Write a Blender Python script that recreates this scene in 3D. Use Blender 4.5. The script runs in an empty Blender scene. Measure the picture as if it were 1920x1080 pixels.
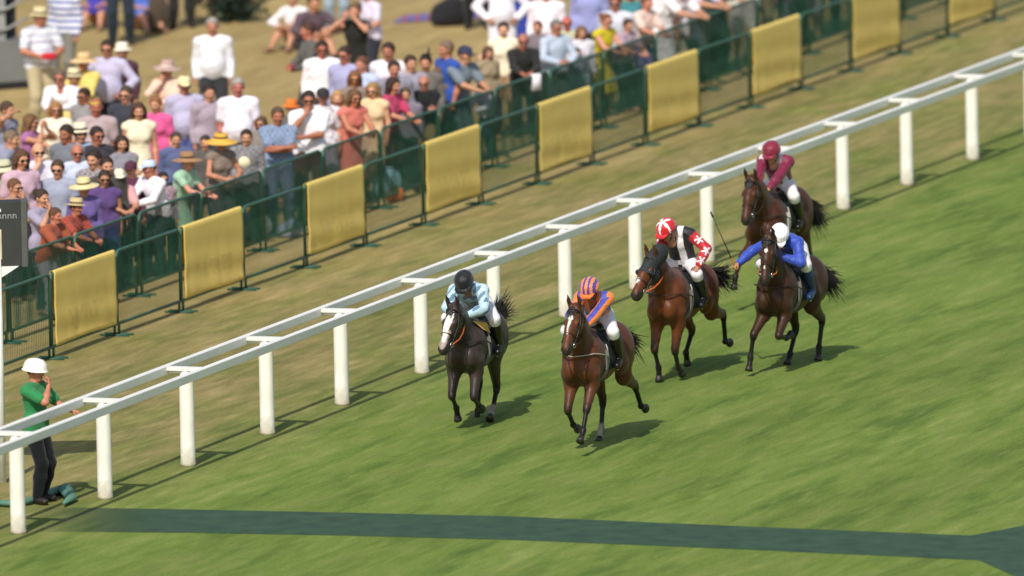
import bpy, math, random
import numpy as np
from mathutils import Matrix, Vector
random.seed(7); RNG = np.random.default_rng(7)
D2R = math.radians
scene = bpy.context.scene
COL = scene.collection

# ---------------------------------------------------------------- camera
PITCH, ROLL, CAMH, FPX, RAILA = D2R(7.5), D2R(-1.17688), 24.7738, 26895.13, D2R(70.4)
_F = np.array([0, math.cos(PITCH), -math.sin(PITCH)]); _R = np.array([1., 0, 0]); _U = np.array([0, math.sin(PITCH), math.cos(PITCH)])
CR = math.cos(ROLL)*_R + math.sin(ROLL)*_U; CU = -math.sin(ROLL)*_R + math.cos(ROLL)*_U
cd = bpy.data.cameras.new('camera'); cam = bpy.data.objects.new('camera', cd); COL.objects.link(cam)
cam.matrix_world = Matrix(((CR[0], CU[0], -_F[0], 0), (CR[1], CU[1], -_F[1], 0), (CR[2], CU[2], -_F[2], CAMH), (0, 0, 0, 1)))
cd.sensor_width = 36; cd.lens = FPX/1920*36; cd.clip_start = 1; cd.clip_end = 3000
cd.dof.use_dof = True; cd.dof.focus_distance = 176; cd.dof.aperture_fstop = 1.3
scene.camera = cam
# ---------------------------------------------------------------- light
w = bpy.data.worlds.new("World"); scene.world = w; w.use_nodes = True
nt = w.node_tree; sky = nt.nodes.new('ShaderNodeTexSky'); sky.sky_type = 'NISHITA'; sky.sun_disc = False
SUN_EL = D2R(46)
SHX, SHY = 0.27, 1.0                      # direction shadows fall on the ground
_n = math.hypot(SHX, SHY); sd = Vector((SHX/_n*math.cos(SUN_EL), SHY/_n*math.cos(SUN_EL), -math.sin(SUN_EL)))
sky.sun_elevation = SUN_EL; sky.sun_rotation = math.atan2(-sd.x, -sd.y)
sky.air_density = 1.2; sky.dust_density = 2.0
nt.links.new(sky.outputs[0], nt.nodes['Background'].inputs[0]); nt.nodes['Background'].inputs[1].default_value = 0.12
sl = bpy.data.lights.new('sun', 'SUN'); sl.energy = 4.0; sl.angle = D2R(0.6); sl.color = (1, .94, .84)
so = bpy.data.objects.new('sun', sl); COL.objects.link(so); so.rotation_euler = sd.to_track_quat('-Z', 'Y').to_euler()
scene.view_settings.view_transform = 'Standard'; scene.view_settings.look = 'None'
scene.view_settings.exposure = -0.02; scene.view_settings.gamma = 1.0

# ---------------------------------------------------------------- placing helpers
def G(px, py, z=0.0):
    d = _F + (px-960)/FPX*CR - (py-540)/FPX*CU
    return np.array([0, 0, CAMH]) + d*(z-CAMH)/d[2]
RO = np.array([-5.842, 167.048]); RU = np.array([math.cos(RAILA), math.sin(RAILA)]); RN = np.array([-math.sin(RAILA), math.cos(RAILA)])
def RV(u, v, z=0.0): p = RO+RU*u+RN*v; return np.array([p[0], p[1], z])
def UV(p): d = np.array(p[:2])-RO; return float(d@RU), float(d@RN)
# ---------------------------------------------------------------- materials
def lin(h):
    if isinstance(h, str):
        c = [int(h[i:i+2], 16)/255 for i in (0, 2, 4)]
        return tuple((x/12.92 if x <= .04045 else ((x+.055)/1.055)**2.4) for x in c)
    return tuple(h)
MC = {}
def mat(name, col, rough=.7, bump=0, bscale=30, var=.12, vscale=6, sheen=0, spec=.5, metal=0, attr=None, emis=None):
    key = (name, str(col), rough)
    if key in MC: return MC[key]
    m = bpy.data.materials.new(name); MC[key] = m; m.use_nodes = True
    N = m.node_tree; L = N.links.new; b = N.nodes['Principled BSDF']
    b.inputs['Roughness'].default_value = rough; b.inputs['Specular IOR Level'].default_value = spec
    b.inputs['Metallic'].default_value = metal
    if sheen: b.inputs['Sheen Weight'].default_value = sheen
    tc = N.nodes.new('ShaderNodeTexCoord')
    no = N.nodes.new('ShaderNodeTexNoise'); no.inputs['Scale'].default_value = vscale; no.inputs['Detail'].default_value = 4
    L(tc.outputs['Object'], no.inputs['Vector'])
    mr = N.nodes.new('ShaderNodeMapRange'); mr.inputs[1].default_value = .3; mr.inputs[2].default_value = .7
    mr.inputs[3].default_value = 1-var; mr.inputs[4].default_value = 1+var; L(no.outputs[0], mr.inputs[0])
    mx = N.nodes.new('ShaderNodeMix'); mx.data_type = 'RGBA'; mx.blend_type = 'MULTIPLY'; mx.inputs[0].default_value = 1
    if attr:
        at = N.nodes.new('ShaderNodeAttribute'); at.attribute_name = attr; L(at.outputs['Color'], mx.inputs[6])
    else: mx.inputs[6].default_value = (*lin(col), 1)
    L(mr.outputs[0], mx.inputs[7]); L(mx.outputs[2], b.inputs['Base Color'])
    if bump:
        n2 = N.nodes.new('ShaderNodeTexNoise'); n2.inputs['Scale'].default_value = bscale; n2.inputs['Detail'].default_value = 3; n2.inputs['Distortion'].default_value = .6
        L(tc.outputs['Object'], n2.inputs['Vector'])
        bp = N.nodes.new('ShaderNodeBump'); bp.inputs['Strength'].default_value = bump; bp.inputs['Distance'].default_value = .02
        L(n2.outputs[0], bp.inputs['Height']); L(bp.outputs[0], b.inputs['Normal'])
    return m
def cloth(h): return mat('cloth', h, .85, .9, 9, .07, 5, .15, .2)
def skinm(h): return mat('skin', h, .55, .1, 40, .08, 12)
DARK = mat('dark_detail', '2a1a18', .5); LIP = mat('lip', '9a4a42', .5); LEATHER = mat('leather', '1a1512', .4, .2, 50)
# ---------------------------------------------------------------- mesh helpers
def tagp(o, label=None, cat=None, group=None, kind=None):
    for k, v in (('label', label), ('category', cat), ('group', group), ('kind', kind)):
        if v: o[k] = v
    return o
def mesh_of(name, V, F, mats=(), mi=None, smooth=True, col=None):
    me = bpy.data.meshes.new(name); me.from_pydata([tuple(map(float, v)) for v in V], [], [tuple(map(int, f)) for f in F])
    for m in mats: me.materials.append(m)
    if mi is not None: me.polygons.foreach_set('material_index', np.asarray(mi, dtype=np.int32))
    me.polygons.foreach_set('use_smooth', [smooth]*len(me.polygons))
    if col is not None:
        a = me.color_attributes.new('Col', 'FLOAT_COLOR', 'POINT'); c = np.ones((len(V), 4)); c[:, :3] = col; a.data.foreach_set('color', c.ravel())
    me.update(); return me
def link(name, me, parent=None, mw=None):
    o = bpy.data.objects.new(name, me); COL.objects.link(o)
    if parent is not None: o.parent = parent
    if mw is not None: o.matrix_world = mw
    return o
class MB:
    def __init__(s): s.V = []; s.F = []; s.M = []; s.n = 0
    def add(s, V, F, m=0):
        V = np.asarray(V, float); s.V.append(V); s.F += [tuple(int(i)+s.n for i in f) for f in F]; s.M += ([m]*len(F) if np.isscalar(m) else list(m)); s.n += len(V); return s
    def box(s, c, d, ax=None, m=0):
        c = np.array(c, float); d = np.array(d, float)/2; A = np.eye(3) if ax is None else np.array(ax)
        P = [c+A.T@(d*np.array([x, y, z])) for x in (-1, 1) for y in (-1, 1) for z in (-1, 1)]
        return s.add(P, [(0, 1, 3, 2), (4, 6, 7, 5), (0, 4, 5, 1), (2, 3, 7, 6), (0, 2, 6, 4), (1, 5, 7, 3)], m)
    def tube(s, P, R, n=8, m=0, cap=True, flat=None):
        P = [np.array(p, float) for p in P]; R = [R]*len(P) if np.isscalar(R) else R; V = []; F = []
        for i, p in enumerate(P):
            t = (P[min(i+1, len(P)-1)]-P[max(i-1, 0)]); t = t/(np.linalg.norm(t)+1e-9)
            if i == 0: r = np.array([0, 0, 1.]) if abs(t[2]) < .9 else np.array([1., 0, 0])
            else: r = e2
            e1 = np.cross(t, r); e1 /= np.linalg.norm(e1)+1e-9; e2 = np.cross(e1, t)
            for k in range(n):
                a = 2*math.pi*(k+.5)/n; V.append(p+R[i]*(e1*math.cos(a)+e2*math.sin(a)*(flat or 1)))
        for i in range(len(P)-1):
            for k in range(n): F.append((i*n+k, i*n+(k+1) % n, (i+1)*n+(k+1) % n, (i+1)*n+k))
        if cap: F.append(tuple(range(n-1, -1, -1))); F.append(tuple(range((len(P)-1)*n, len(P)*n)))
        return s.add(V, F, m)
    def lathe(s, prof, n=20, c=(0, 0, 0), sx=1, sy=1, m=0, tf=None):
        V = []; F = []
        for r, z in prof:
            for k in range(n):
                a = 2*math.pi*k/n; V.append((r*math.cos(a)*sx, r*math.sin(a)*sy, z))
        V = np.array(V)
        if tf is not None: V = tf(V)
        V = V+np.array(c)
        for i in range(len(prof)-1):
            for k in range(n): F.append((i*n+k, i*n+(k+1) % n, (i+1)*n+(k+1) % n, (i+1)*n+k))
        return s.add(V, F, m)
    def xf(s, R, t):
        s.V = [v@np.array(R).T+np.array(t) for v in s.V]; return s
    def mesh(s, name, mats=(), smooth=False, col=None):
        return mesh_of(name, np.vstack(s.V), s.F, mats, s.M, smooth, col)
    def obj(s, name, mats, parent=None, smooth=False, mw=None):
        return link(name, s.mesh(name, mats, smooth), parent, mw)
# ---------------------------------------------------------------- signed-distance bodies
nv = lambda v: np.array(v, float)/(np.linalg.norm(v)+1e-9)
def cap(a, b, ra, rb=None, fl=None, ff=1., tag=0, k=None, sub=False): return ('c', np.array(a, float), np.array(b, float), ra, ra if rb is None else rb, fl, ff, tag, k, sub)
def ell(c, r, R=None, tag=0, k=None, sub=False): return ('e', np.array(c, float), np.array(r, float), R, None, None, None, tag, k, sub)
def pdist(p, P):
    if p[0] == 'c':
        a, b, ra, rb, fl, ff = p[1:7]
        ab = b-a; L2 = ab@ab+1e-12
        q = P-a; t = np.clip((q@ab)/L2, 0, 1); d = q-t[..., None]*ab
        if fl is not None:
            n = nv(fl); d = d+((d@n)*(1/ff-1))[..., None]*n
        return np.sqrt((d*d).sum(-1))-(ra+(rb-ra)*t)
    q = P-p[1]
    if p[3] is not None: q = q@np.array(p[3])          # rows of R.T: columns of R are the local axes
    k0 = np.sqrt(((q/p[2])**2).sum(-1)); k1 = np.sqrt(((q/p[2]**2)**2).sum(-1))+1e-9
    return k0*(k0-1)/k1
def pbb(p):
    if p[0] == 'c':
        r = max(p[3], p[4]); return np.minimum(p[1], p[2])-r, np.maximum(p[1], p[2])+r
    r = max(p[2]) if p[3] is not None else p[2]
    return p[1]-r, p[1]+r
def sdf_mesh(prims, h, k=.03, clip=None):
    bb = [pbb(p) for p in prims if not p[9]]
    lo = np.min([b[0] for b in bb], 0)-3*h; hi = np.max([b[1] for b in bb], 0)+3*h
    n = np.ceil((hi-lo)/h).astype(int)+1
    D = np.full(n, 1.0); Lb = np.zeros(n, np.int16); BD = np.full(n, 1.0)
    ax = [lo[i]+h*np.arange(n[i]) for i in range(3)]
    for p in prims:
        kk = p[8] if p[8] is not None else k
        a, b = pbb(p); m = kk+2.5*h
        i0 = np.maximum(np.floor((a-m-lo)/h).astype(int), 0); i1 = np.minimum(np.ceil((b+m-lo)/h).astype(int)+1, n)
        if (i1 <= i0).any(): continue
        s = tuple(slice(i0[i], i1[i]) for i in range(3))
        P = np.stack(np.meshgrid(ax[0][s[0]], ax[1][s[1]], ax[2][s[2]], indexing='ij'), -1)
        d = pdist(p, P); o = D[s]
        if p[9]:
            hh = np.maximum(kk-np.abs(o+d), 0)/kk; D[s] = np.maximum(o, -d)+hh*hh*kk*.25; continue
        hh = np.maximum(kk-np.abs(o-d), 0)/kk; D[s] = np.minimum(o, d)-hh*hh*kk*.25
        q = d < BD[s]; Lb[s] = np.where(q, p[7], Lb[s]); BD[s] = np.where(q, d, BD[s])
    if clip is not None:
        P = np.stack(np.meshgrid(*ax, indexing='ij'), -1); D = np.maximum(D, clip(P))
    ins = D < 0
    c = np.zeros(n-1, np.int8)
    for i in (0, 1):
        for j in (0, 1):
            for l in (0, 1): c += ins[i:n[0]-1+i, j:n[1]-1+j, l:n[2]-1+l]
    act = (c > 0) & (c < 8); idx = np.argwhere(act)
    vid = np.full(n-1, -1); vid[act] = np.arange(len(idx))
    acc = np.zeros((len(idx), 3)); cnt = np.zeros(len(idx))
    cs = [(i, j, l) for i in (0, 1) for j in (0, 1) for l in (0, 1)]
    for x in range(8):
        for y in range(x+1, 8):
            A, B = np.array(cs[x]), np.array(cs[y])
            if abs(A-B).sum() != 1: continue
            da = D[tuple((idx+A).T)]; db = D[tuple((idx+B).T)]; cr = (da < 0) != (db < 0)
            t = np.where(cr, da/(da-db+1e-12*(cr == 0)+1e-15), 0)
            acc += np.where(cr[:, None], A+t[:, None]*(B-A), 0); cnt += cr
    V = lo+h*(idx+acc/cnt[:, None]); lab = Lb[tuple(idx.T)]
    F = []
    for a in range(3):
        b1, b2 = (a+1) % 3, (a+2) % 3
        s0 = [slice(None)]*3; s1 = [slice(None)]*3; s0[a] = slice(0, n[a]-1); s1[a] = slice(1, n[a])
        i0 = ins[tuple(s0)]; i1 = ins[tuple(s1)]
        e = np.argwhere(i0 != i1)
        e = e[(e[:, b1] > 0) & (e[:, b2] > 0) & (e[:, b1] < n[b1]-1) & (e[:, b2] < n[b2]-1)]
        if not len(e): continue
        fl = i0[tuple(e.T)]
        o1 = np.zeros(3, int); o1[b1] = 1; o2 = np.zeros(3, int); o2[b2] = 1
        q = np.stack([vid[tuple((e-o1-o2).T)], vid[tuple((e-o2).T)], vid[tuple(e.T)], vid[tuple((e-o1).T)]], 1)
        q[~fl] = q[~fl][:, ::-1]; F.append(q)
    F = np.vstack(F)
    return V, F, lab
def fcent(V, F): return V[F].mean(1)
def vsmooth(F, X, it=2):
    F = np.asarray(F); X = X.astype(float).copy(); E = np.vstack([F[:, [i, (i+1) % 4]] for i in range(4)])
    for _ in range(it):
        A = X.copy(); C = np.ones(len(X)); np.add.at(A, E[:, 0], X[E[:, 1]]); np.add.at(A, E[:, 1], X[E[:, 0]]); np.add.at(C, E[:, 0], 1); np.add.at(C, E[:, 1], 1); X = A/C[:, None]
    return X
def frame(f, up=(0, 0, 1)):
    f = nv(f); l = nv(np.cross(up, f)); u = np.cross(f, l); return np.stack([f, l, u], 1)   # columns forward, left, up
def ik(a, b, l1, l2, hint):
    a, b = np.array(a, float), np.array(b, float); d = b-a; L = np.linalg.norm(d); L = min(L, (l1+l2)*.999); d = nv(d)
    x = (l1*l1-l2*l2+L*L)/(2*L); hgt = math.sqrt(max(l1*l1-x*x, 0)); hn = np.array(hint, float); hn = nv(hn-(hn@d)*d)
    return a+d*x+hn*hgt, a+d*L
# ---------------------------------------------------------------- human head (canonical: faces +x)
_HC = {}
def head_geo(female, beard=False):
    key = (female, beard)
    if key in _HC: return _HC[key]
    P = [ell((-.012, 0, .028), (.098, .077, .098)), cap((.03, 0, -.02), (.045, 0, -.085), .062, .036 if female else .044, (0, 1, 0), .95),
         cap((-.02, 0, -.03), (-.01, 0, -.2), .058, .056 if not female else .048),
         cap((.088, 0, .012), (.107, 0, -.022), .011, .016, k=.015), cap((.082, -.03, .026), (.082, .03, .026), .014, .014, k=.012)]
    for s in (-1, 1):
        P += [ell((-.005, .08*s, -.005), (.02, .011, .032), k=.01), ell((.066, .036*s, -.02), (.03, .026, .022), k=.02),
              ell((.092, .032*s, .008), (.016, .018, .012), sub=True, k=.012)]
    P += [cap((.089, -.014, -.058), (.089, .014, -.058), .008, .008, tag=2, k=.008)]
    V, F, lab = sdf_mesh(P, .0085, .025)
    C = fcent(V, F); mi = np.where(lab[F[:, 0]] == 2, 2, 0)
    eye = (np.abs(np.abs(C[:, 1])-.032) < .015) & (np.abs(C[:, 2]-.007) < .008) & (C[:, 0] > .05); mi[eye] = 1
    _HC[key] = (V, F, mi); return _HC[key]
def hair_geo(style):
    if ('h', style) in _HC: return _HC[('h', style)]
    P = [ell((-.016, 0, .036), (.108, .088, .103))]
    if style == 'long':
        P += [cap((-.06, 0, 0), (-.085, 0, -.20), .075, .07, (1, 0, 0), .7), cap((-.02, .075, .02), (-.01, .088, -.19), .032, .03), cap((-.02, -.075, .02), (-.01, -.088, -.19), .032, .03), cap((.03, .06, .07), (.01, .086, -.03), .03, .025), cap((.03, -.06, .07), (.01, -.086, -.03), .03, .025)]
        clip = lambda q: np.where(q[..., 2] > -.05, (q[..., 0]*.80-q[..., 2]*.55-.022)-.05*(np.abs(q[..., 1]) > .058), q[..., 0]-.03)
    elif style == 'bun':
        P += [ell((-.13, 0, .07), (.05, .05, .05))]; clip = lambda q: (q[..., 0]*.82-q[..., 2]*.57-.012)
    elif style == 'bald':
        clip = lambda q: np.maximum(q[..., 0]*.6-q[..., 2]*.1-.0, q[..., 2]-.045)
    else: clip = lambda q: (q[..., 0]*.80-q[..., 2]*.60-.010-.03*(np.abs(q[..., 1]) > .07)*(q[..., 2] > -.01))
    V, F, lab = sdf_mesh(P, .011, .025, clip)
    V = V+RNG.normal(0, .0022, V.shape); _HC[('h', style)] = (V, F); return V, F
def hand_geo(mb, wr, d, palm, side, curl=.5, m=0):
    d = nv(d); palm = nv(np.array(palm)-(np.array(palm)@d)*d); s = np.cross(d, palm)*side
    kn = wr+d*.085
    for i, (o, L) in enumerate(((-.030, .060), (-.010, .072), (.010, .068), (.029, .052))):
        b = kn+s*o-d*.012; a1 = curl*.9; p1 = b+(d*math.cos(a1)+palm*math.sin(a1))*L*.5; a2 = curl*2.1; p2 = p1+(d*math.cos(a2)+palm*math.sin(a2))*L*.5
        mb.tube([b, p1, p2], [.0105, .0095, .007], 5, m)
    b = wr+d*.025-s*.026; p1 = b-s*.028+d*.03+palm*.012; p2 = p1+d*.028+palm*.018*(1+curl)
    mb.tube([b, p1, p2], [.013, .011, .008], 5, m)
# ---------------------------------------------------------------- clothed figure from joints
def figure(J, sex='m', belly=0., h=.02):
    """J: pelvis, chest, neck, headc, headR, sh, el, wr, hip, kn, an, toe.  Returns body parts as numpy geometry"""
    fw = J['fw']; pr = []; top = []; arm = []; leg = []
    fem = sex == 'f'; pel, che, nek = J['pelvis'], J['chest'], J['neck']; wst = pel*.55+che*.45
    sw = .0 if fem else .01
    tor = [cap(pel-0*fw, wst, .150+sw*.5, .122 if fem else .142+belly*.25, fw, .74), cap(wst, che, .122 if fem else .142+belly*.25, .150+sw, fw, .74), ell(che+(nek-che)*.2, (.115, .165+sw, .14), frame(fw, nek-pel))]
    if belly: tor.append(ell(wst+fw*.045, (.115+belly*.5, .15+belly*.4, .20), frame(fw, nek-pel)))
    if fem: tor += [ell(che+fw*.075+s*J['lt']*.065-(nek-che)*.05, (.052, .062, .06)) for s in (1, -1)]
    shl = [cap(J['sh'][0]*.75+nek*.25, J['sh'][0], .062, .062), cap(J['sh'][1]*.75+nek*.25, J['sh'][1], .062, .062), cap(J['sh'][0]*.5+nek*.5, J['sh'][1]*.5+nek*.5, .06)]
    ar = .88 if fem else 1
    for i in (0, 1):
        sh, el, wr, hd = J['sh'][i], J['el'][i], J['wr'][i], J['hd'][i]
        arm.append([cap(sh, el, .056*ar, .043*ar), cap(el, el*.6+wr*.4, .044*ar, .041*ar), cap(el*.6+wr*.4, wr, .041*ar, .027*ar), cap(wr, wr+nv(hd)*.07, .028, .034, J['pn'][i], .55)])
        hp, kn, an = J['hip'][i], J['kn'][i], J['an'][i]
        toe = J['toe'][i]
        leg.append([cap(hp, kn, .088, .056), cap(kn, kn*.6+an*.4, .056, .058), cap(kn*.6+an*.4, an, .058, .037), cap(an-np.array([0, 0, .03]), an+nv(toe)*.13-np.array([0, 0, .045]), .038, .032)])
    neckp = [cap(nek-nv(nek-pel)*.03, J['headc']-J['headR'][:, 2]*.07, .054 if not fem else .046)]
    return dict(tor=tor, shl=shl, arm=arm, leg=leg, neck=neckp, J=J, fem=fem, h=h)
def inflate(ps, d, tag=0): return [(p[:3]+(p[3]+d, p[4]+d)+p[5:7]+(tag,)+p[8:]) if p[0] == 'c' else (p[:2]+(p[2]+d,)+p[3:7]+(tag,)+p[8:]) for p in ps]
def cutcap(p, t): return p[:2]+(p[1]+(p[2]-p[1])*t, p[3], p[3]+(p[4]-p[3])*t)+p[5:]
def body_mesh(fg, skin, curl=.5):
    P = fg['tor']+fg['shl']+fg['neck']+sum(fg['arm'], [])+sum(fg['leg'], [])
    mb = MB(); V, F, l = sdf_mesh(P, fg['h'], .03); mb.add(V, F, 0); J = fg['J']
    V, F, mi = head_geo(fg['fem']); mb.add(V@J['headR'].T+J['headc'], F, mi)
    for i, s in ((0, 1), (1, -1)): hand_geo(mb, J['wr'][i], J['hd'][i], J['pn'][i], s, curl)
    return mb.mesh('person', [skin, DARK, LIP], True)
def top_mesh(fg, sleeve='long', infl=.016, tuck=True):
    P = inflate(fg['tor']+fg['shl'], infl); J = fg['J']
    up_ = nv(J['neck']-J['pelvis'])
    if tuck: P += [cap(J['hip'][0]+up_*.10, J['hip'][1]+up_*.10, .118+infl, None, fg['J']['fw'], .85), cap(J['hip'][0]+up_*.02, J['hip'][1]+up_*.02, .115+infl, None, fg['J']['fw'], .85)]
    for a in fg['arm']:
        if sleeve == 'long': P += inflate([a[0], a[1], cutcap(a[2], .85)], infl, 1)
        elif sleeve == 'short': P += inflate([cutcap(a[0], .72)], infl+.008, 1)
        elif sleeve == 'none': pass
    return sdf_mesh(P, fg['h'], .025, (lambda q: -((q-(J['pelvis']-up_*.07))@up_)) if tuck else None)
def legs_mesh(fg, kind='trousers', infl=.018):
    J = fg['J']; P = inflate([fg['tor'][0]], infl-.006) if kind != 'dress' else []
    pel = J['pelvis']; up = nv(J['neck']-pel)
    if kind in ('skirt', 'dress'):
        kn = (J['kn'][0]+J['kn'][1])/2; an = (J['an'][0]+J['an'][1])/2; P += [cap(pel, kn+(an-kn)*.25, .165, .215, J['fw'], .8)]
        for g in fg['leg']: P += inflate([g[0]], .03)
        V, F, l = sdf_mesh(P, fg['h'], .05, lambda q: (kn[2]-.12)-q[..., 2]) if kn[2] > .3 else sdf_mesh(P, fg['h'], .05)
        return V, F, l
    P += [cap(J['hip'][0], J['hip'][1], .10, .10)]
    for g in fg['leg']:
        if kind == 'trousers': P += inflate([g[0], g[1], cutcap(g[2], .95)], infl+.006)
        else: P += inflate([g[0]], infl+.015)
    return sdf_mesh(P, fg['h'], .03, lambda q: ((q-(pel+up*.05))@up))
def shoes_mesh(fg, i): return sdf_mesh(inflate([fg['leg'][i][3]], .012), .018, .01)
# ---------------------------------------------------------------- crowd poses
def pose(kind, sex):
    A = np.array; up = lambda t: A([math.sin(t), 0, math.cos(t)])
    t = {'ln': .30, 'lo': .5, 'ho': .06, 'fo': .02, 'ba': .1}.get(kind, .0)
    sit = kind == 'si'; pz = .16 if sit else .97
    if kind == 'lo': pz = .93
    pel = A([-.02-(.1 if t > .2 else 0), 0, pz]); u = up(t if not sit else .25)
    lt = A([0, 1., 0]); sw = .185 if sex == 'm' else .165
    nek = pel+u*.53; J = dict(fw=nv(np.cross(lt, u)), lt=lt, pelvis=pel, chest=pel+u*.33, neck=nek)
    hu = nv(u+A([0, 0, 1.3])); J['headc'] = nek+hu*.165+A([.02, 0, 0]); J['headR'] = frame(A([math.cos(.12), 0, -math.sin(.12)]))
    J['sh'] = [pel+u*.475+lt*s*sw for s in (1, -1)]
    zp = A([0, 0, 1.])
    def arms(tgt, hint, hd, pn):
        J['el'] = []; J['wr'] = []; J['hd'] = [nv(x) for x in hd]; J['pn'] = [A(x, float) for x in pn]
        for i in (0, 1):
            e, w_ = ik(J['sh'][i], tgt[i], .29, .26, hint[i]); J['el'].append(e); J['wr'].append(w_)
    S = J['sh']
    if kind in ('ln', 'lo'): z = 1.14; x = .42 if kind == 'ln' else .55; arms([A([x, .10, z]), A([x+.03, -.08, z])], [A([-.3, .8, -1]), A([-.3, -.8, -1])], [A([.9, -.5, -.1]), A([.9, .5, -.1])], [A([0, 0, -1]), A([0, 0, -1])])
    elif kind == 'fo': arms([A([.25, -.10, 1.20]), A([.27, .10, 1.24])], [A([-.2, 1, -.8]), A([-.2, -1, -.8])], [A([.2, -1, .1]), A([.2, 1, .1])], [A([-1, 0, 0]), A([-1, 0, 0])])
    elif kind == 'hp': arms([A([.08, .20, 1.03]), A([.08, -.20, 1.03])], [A([-.3, 1, 0]), A([-.3, -1, 0])], [A([.6, -.5, -.5]), A([.6, .5, -.5])], [A([0, -1, 0]), A([0, 1, 0])])
    elif kind == 'br': arms([A([.07, .24, .96]), A([.17, -.10, 1.66])], [A([-1, .2, 0]), A([.1, -1, -.1])], [A([.2, 0, -1]), A([.1, .8, .15])], [A([0, -1, 0]), A([0, 0, -1])])
    elif kind == 'ph': arms([A([.20, .08, 1.58]), A([.20, -.08, 1.58])], [A([.1, .8, -.7]), A([.1, -.8, -.7])], [A([.1, -.4, .9]), A([.1, .4, .9])], [A([-1, 0, 0]), A([-1, 0, 0])])
    elif kind == 'hf': arms([A([.26, -.08, 1.18]), A([.17, -.03, 1.50])], [A([-.2, 1, -.8]), A([.1, -.8, -.8])], [A([.2, -1, .1]), A([-.1, .2, .9])], [A([-1, 0, 0]), A([-1, 0, 0])])
    elif kind == 'sw': arms([A([.40, .16, 1.16]), A([.19, -.02, 1.50])], [A([-.3, .7, -.8]), A([.1, -.8, -.8])], [A([.9, .1, -.1]), A([-.1, .2, .9])], [A([0, 0, -1]), A([-1, 0, 0])])
    elif kind == 'ho': arms([A([.27, .09, 1.10]), A([.28, -.09, 1.12])], [A([-.3, 1, -.6]), A([-.3, -1, -.6])], [A([.8, -.5, .1]), A([.8, .5, .1])], [A([0, -1, -.3]), A([0, 1, -.3])])
    elif kind == 'si': arms([A([.42, .12, .42]), A([.42, -.12, .42])], [A([-.2, 1, -.3]), A([-.2, -1, -.3])], [A([.9, -.4, 0]), A([.9, .4, 0])], [A([0, 0, -1]), A([0, 0, -1])])
    else: arms([S[0]+A([.06, .05, -.53]), S[1]+A([.02, -.05, -.53])], [A([-1, .3, 0]), A([-1, -.3, 0])], [A([.1, 0, -1]), A([.1, 0, -1])], [A([0, -1, 0]), A([0, 1, 0])])
    J['hip'] = [pel+lt*s*.088-A([0, 0, .03]) for s in (1, -1)]
    J['kn'] = []; J['an'] = []; J['toe'] = []
    for i, s in ((0, 1), (1, -1)):
        if sit: kn_, an_ = ik(J['hip'][i], A([.62+.08*i, .13*s, .09]), .45, .44, A([.3, 0, 1]))
        else: kn_, an_ = ik(J['hip'][i], A([-.02+.07*i, .12*s, .09]), .45, .43, A([1, .1*s, 0]))
        J['kn'].append(kn_); J['an'].append(an_); J['toe'].append(A([1, .25*s, 0]))
    return J
_PC = {}
def pget(key, fn):
    if key not in _PC: _PC[key] = fn()
    return _PC[key]
STRAW = mat('straw', 'd8c48c', .8, .5, 60); GLASS = mat('tinted_lens', '15110f', .2)
def hat_mesh(kind):
    mb = MB(); tilt = lambda V: V
    def brim(r, crown, hgt, dip=.02): mb.lathe([(r, .018-dip), (crown*1.02, .03), (crown, .035), (crown*.97, .03+hgt*.8), (crown*.8, .03+hgt), (.001, .03+hgt*.97)], 22, (-.012, 0, .03), 1.12, .95); mb.lathe([(r, .014-dip), (crown*.9, .024)], 22, (-.012, 0, .03), 1.12, .95); mb.lathe([(r, .018-dip), (r, .014-dip)], 22, (-.012, 0, .03), 1.12, .95); mb.lathe([(crown*1.035, .032), (crown*1.03, .058)], 22, (-.012, 0, .03), 1.12, .95, 1)
    if kind == 'wide': brim(.215, .098, .095, .025)
    elif kind == 'trilby': brim(.15, .096, .10, .006)
    elif kind == 'floppy': brim(.235, .10, .075, .055)
    elif kind == 'cap':
        mb.lathe([(.101, .03), (.101, .06), (.088, .105), (.05, .132), (.001, .14)], 20, (-.012, 0, 0), 1.12, .92)
        mb.tube([(.07, 0, .038), (.13, 0, .034), (.175, 0, .022)], [.075, .07, .03], 10, 0, True, .12)
    elif kind == 'fasc':
        mb.lathe([(.001, .05), (.07, .045), (.075, .03), (.001, .025)], 16, (0, .02, .10)); mb.tube([(0, .03, .14), (-.03, .05, .22), (-.08, .04, .24)], [.02, .012, .004], 6, 1)
    return mb
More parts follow.
